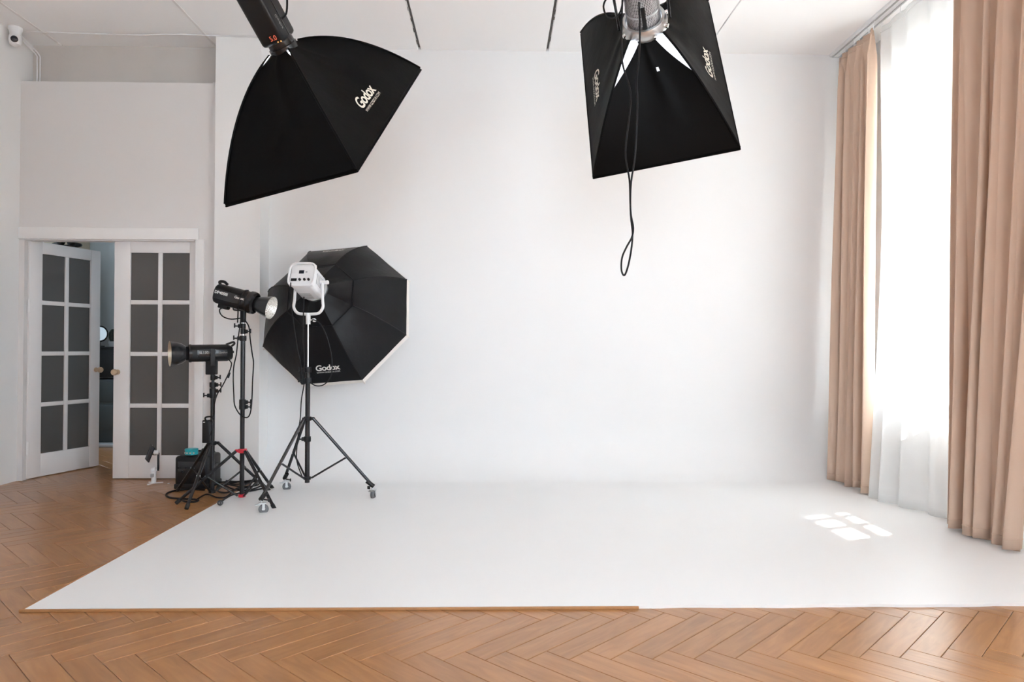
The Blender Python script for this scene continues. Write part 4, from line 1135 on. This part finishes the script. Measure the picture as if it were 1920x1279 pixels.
# black equipment case with a tin and a lens cap on it
bx = thing('equipment_case', (-2.418, 5.885, 0), 'squat black equipment case with moulded front behind the low stand', 'equipment case')
MB().box((0, 0, 0.135), (0.27, 0.26, 0.25), bev=0.022, seg=3).build('shell', BLACKP, bx)
MB().box((0, 0, 0.02), (0.28, 0.27, 0.04), bev=0.008).build('base', BLACKP, bx)
MB().box((0.0, -0.131, 0.135), (0.22, 0.008, 0.17), bev=0.004).build('front_panel', BLACKM, bx)
for k in range(4):
    MB().lathe([(0, 0.010), (0.008, 0.009), (0.009, 0)], (-0.10 + 0.03 * k, -0.134, 0.17 - 0.03 * (k % 2)), (0, -1, 0), 14).build('front_knob', BLACKP, bx)
for s in (-1, 1):
    MB().box((s * 0.138, -0.02, 0.17), (0.012, 0.12, 0.03), bev=0.004).build('side_grip', BLACKM, bx)
MB().tube([(-0.09, 0.09, 0.258), (-0.085, 0.09, 0.270), (0, 0.09, 0.273), (0.085, 0.09, 0.270), (0.09, 0.09, 0.258)], 0.008, 8, 5).build('handle', BLACKP, bx)
for x in (-0.10, 0.10):
    for y in (-0.09, 0.09):
        MB().cyl((x, y, 0.0), (x, y, 0.006), 0.015, n=12).build('foot', RUBBER, bx)
tn = thing('tape_tin', (-2.445, 5.815, 0.2605), 'small round teal printed tin on top of the black case', 'tin')
MB().lathe([(0.0, 0.0), (0.049, 0.0), (0.051, 0.004), (0.050, 0.008), (0.049, 0.040)], (0, 0, 0), (0, 0, 1), 32).build('body', TEAL, tn)
MB().lathe([(0.050, 0.038), (0.0515, 0.04), (0.051, 0.050), (0.048, 0.053), (0, 0.053)], (0, 0, 0), (0, 0, 1), 32).build('lid', TEAL, tn)
MB().lathe([(0.0505, -0.001), (0.052, 0.003), (0.0505, 0.007)], (0, 0, 0), (0, 0, 1), 32).build('rim', BLACKP, tn)
for a in (3.9, 4.4, 4.9, 5.4):
    MB().box((0.050 * math.cos(a), 0.050 * math.sin(a), 0.022), (0.012, 0.002, 0.012), M=None).build('print_patch', CREAMINK, tn, smooth=0)
lc = thing('lens_hood', (-2.335, 5.83, 0.2605), 'small black lens hood beside the teal tin on black case', 'lens hood')
MB().lathe([(0.030, 0.0), (0.044, 0.0), (0.042, 0.02), (0.036, 0.045), (0.032, 0.052), (0.028, 0.05), (0.030, 0.02)], (0, 0, 0), (0, 0, 1), 28, close=True).build('shell', BLACKP, lc)
MB().lathe([(0, 0.040), (0.030, 0.042)], (0, 0, 0), (0, 0, 1), 24).build('cap', BLACKM, lc)

# little white tabletop phone gimbal in front of the closed door
gm = thing('phone_gimbal', (-2.815, 5.965, 0), 'small white phone gimbal standing on folding feet before closed door', 'gimbal')
for a in (0.4, 2.5, 4.5):
    MB().box((0.036, 0, 0.009), (0.072, 0.018, 0.010), bev=0.004, M=Matrix.Rotation(a, 4, 'Z')).build('foot', WHITEP, gm)
MB().lathe([(0, 0.0), (0.019, 0.005), (0.020, 0.085), (0.017, 0.095), (0, 0.098)], (0, 0, 0.008), (0, 0, 1), 20).build('grip', WHITEP, gm)
MB().box((-0.004, -0.020, 0.075), (0.026, 0.014, 0.03), bev=0.004).build('joystick_pad', GREYP, gm)
MB().lathe([(0, -0.018), (0.019, -0.016), (0.019, 0.016), (0, 0.018)], (0.0, 0, 0.118), (1, 0, 0.2), 18).build('pan_motor', WHITEP, gm)
MB().box((0.036, 0, 0.185), (0.014, 0.020, 0.15), bev=0.005).build('arm', SCREENM, gm)
MB().tube([(0.012, 0, 0.118), (0.03, 0, 0.115), (0.037, 0, 0.125)], 0.009, 8, 5).build('elbow', WHITEP, gm)
MB().lathe([(0, -0.020), (0.018, -0.018), (0.018, 0.018), (0, 0.020)], (0.022, -0.004, 0.262), (1, 0.1, 0), 18).build('roll_motor', WHITEP, gm)
MB().box((0, 0, 0), (0.012, 0.062, 0.135), bev=0.003, M=Matrix.Translation((-0.024, -0.02, 0.255)) @ Matrix.Rotation(0.9, 4, 'Z') @ Matrix.Rotation(0.42, 4, 'X') @ Matrix.Rotation(0.15, 4, 'Y')).build('phone_clamp', SCREENM, gm)
cp = MB().lathe([(0, 0), (0.009, 0.0), (0.009, 0.006), (0, 0.008)], (0, 0, 0), (0, 0, 1), 14).build('bottle_cap', WHITEP, loc=(-2.70, 5.98, 0.0))
tag(cp, 'tiny white cap lying on the oak floor beside the gimbal', 'cap')

# ------------------------------------------------------------------ security camera and cables by the ceiling
sc_ = thing('security_camera', (-3.955, 5.93, ZC), 'small white dome security camera in ceiling corner over left wall', 'camera')
MB().lathe([(0, 0), (0.052, 0), (0.052, -0.02), (0.044, -0.035), (0.040, -0.06), (0, -0.06)], (0, 0, 0), (0, 0, 1), 28).build('base', WHITEP, sc_)
hdm = MB().lathe([(0, -0.055), (0.036, -0.055), (0.045, -0.075), (0.047, -0.105), (0.038, -0.14), (0.02, -0.152), (0, -0.155)], (0, 0, 0), (0, 0, 1), 28).build('head', WHITEP, sc_)
MB().lathe([(0, 0.052), (0.018, 0.050), (0.026, 0.044), (0.028, 0.03)], (0, 0, -0.105), (0.45, -1, -0.1), 22).build('lens', SCREENM, sc_)
def ceil_cable(pts, r, label):
    o = V(*pts[0])
    c = MB().tube([V(*p) - o for p in pts], r, 6, 5).build('surface_cable', WHITEP, loc=o)
    return tag(c, label, 'cable', 'white surface cables by the ceiling')
ceil_cable([(-3.90, 5.99, ZC - 0.006), (-3.5, 6.0, ZC - 0.008), (-3.0, 6.005, ZC - 0.016), (-2.7, 6.0, ZC - 0.008), (-2.4, 6.015, ZC - 0.007), (-2.2, 6.02, ZC - 0.008), (-2.03, 6.02, ZC - 0.010), (-1.975, 6.06, ZC - 0.02), (-1.972, 6.2, ZC - 0.03)], 0.005, 'thin white cable tacked across the ceiling above the door wall')
for k, x in enumerate((-3.99, -3.965)):
    ceil_cable([(-3.95, 5.99, ZC - 0.03 - 0.01 * k), (x, 6.10, ZC - 0.05), (x, 6.25, ZC - 0.09), (x, 6.266, 3.6), (x, 6.266, 3.39)], 0.006, ['white cable dropping into the corner, against the left wall', 'white cable dropping into the corner, beside its twin'][k])
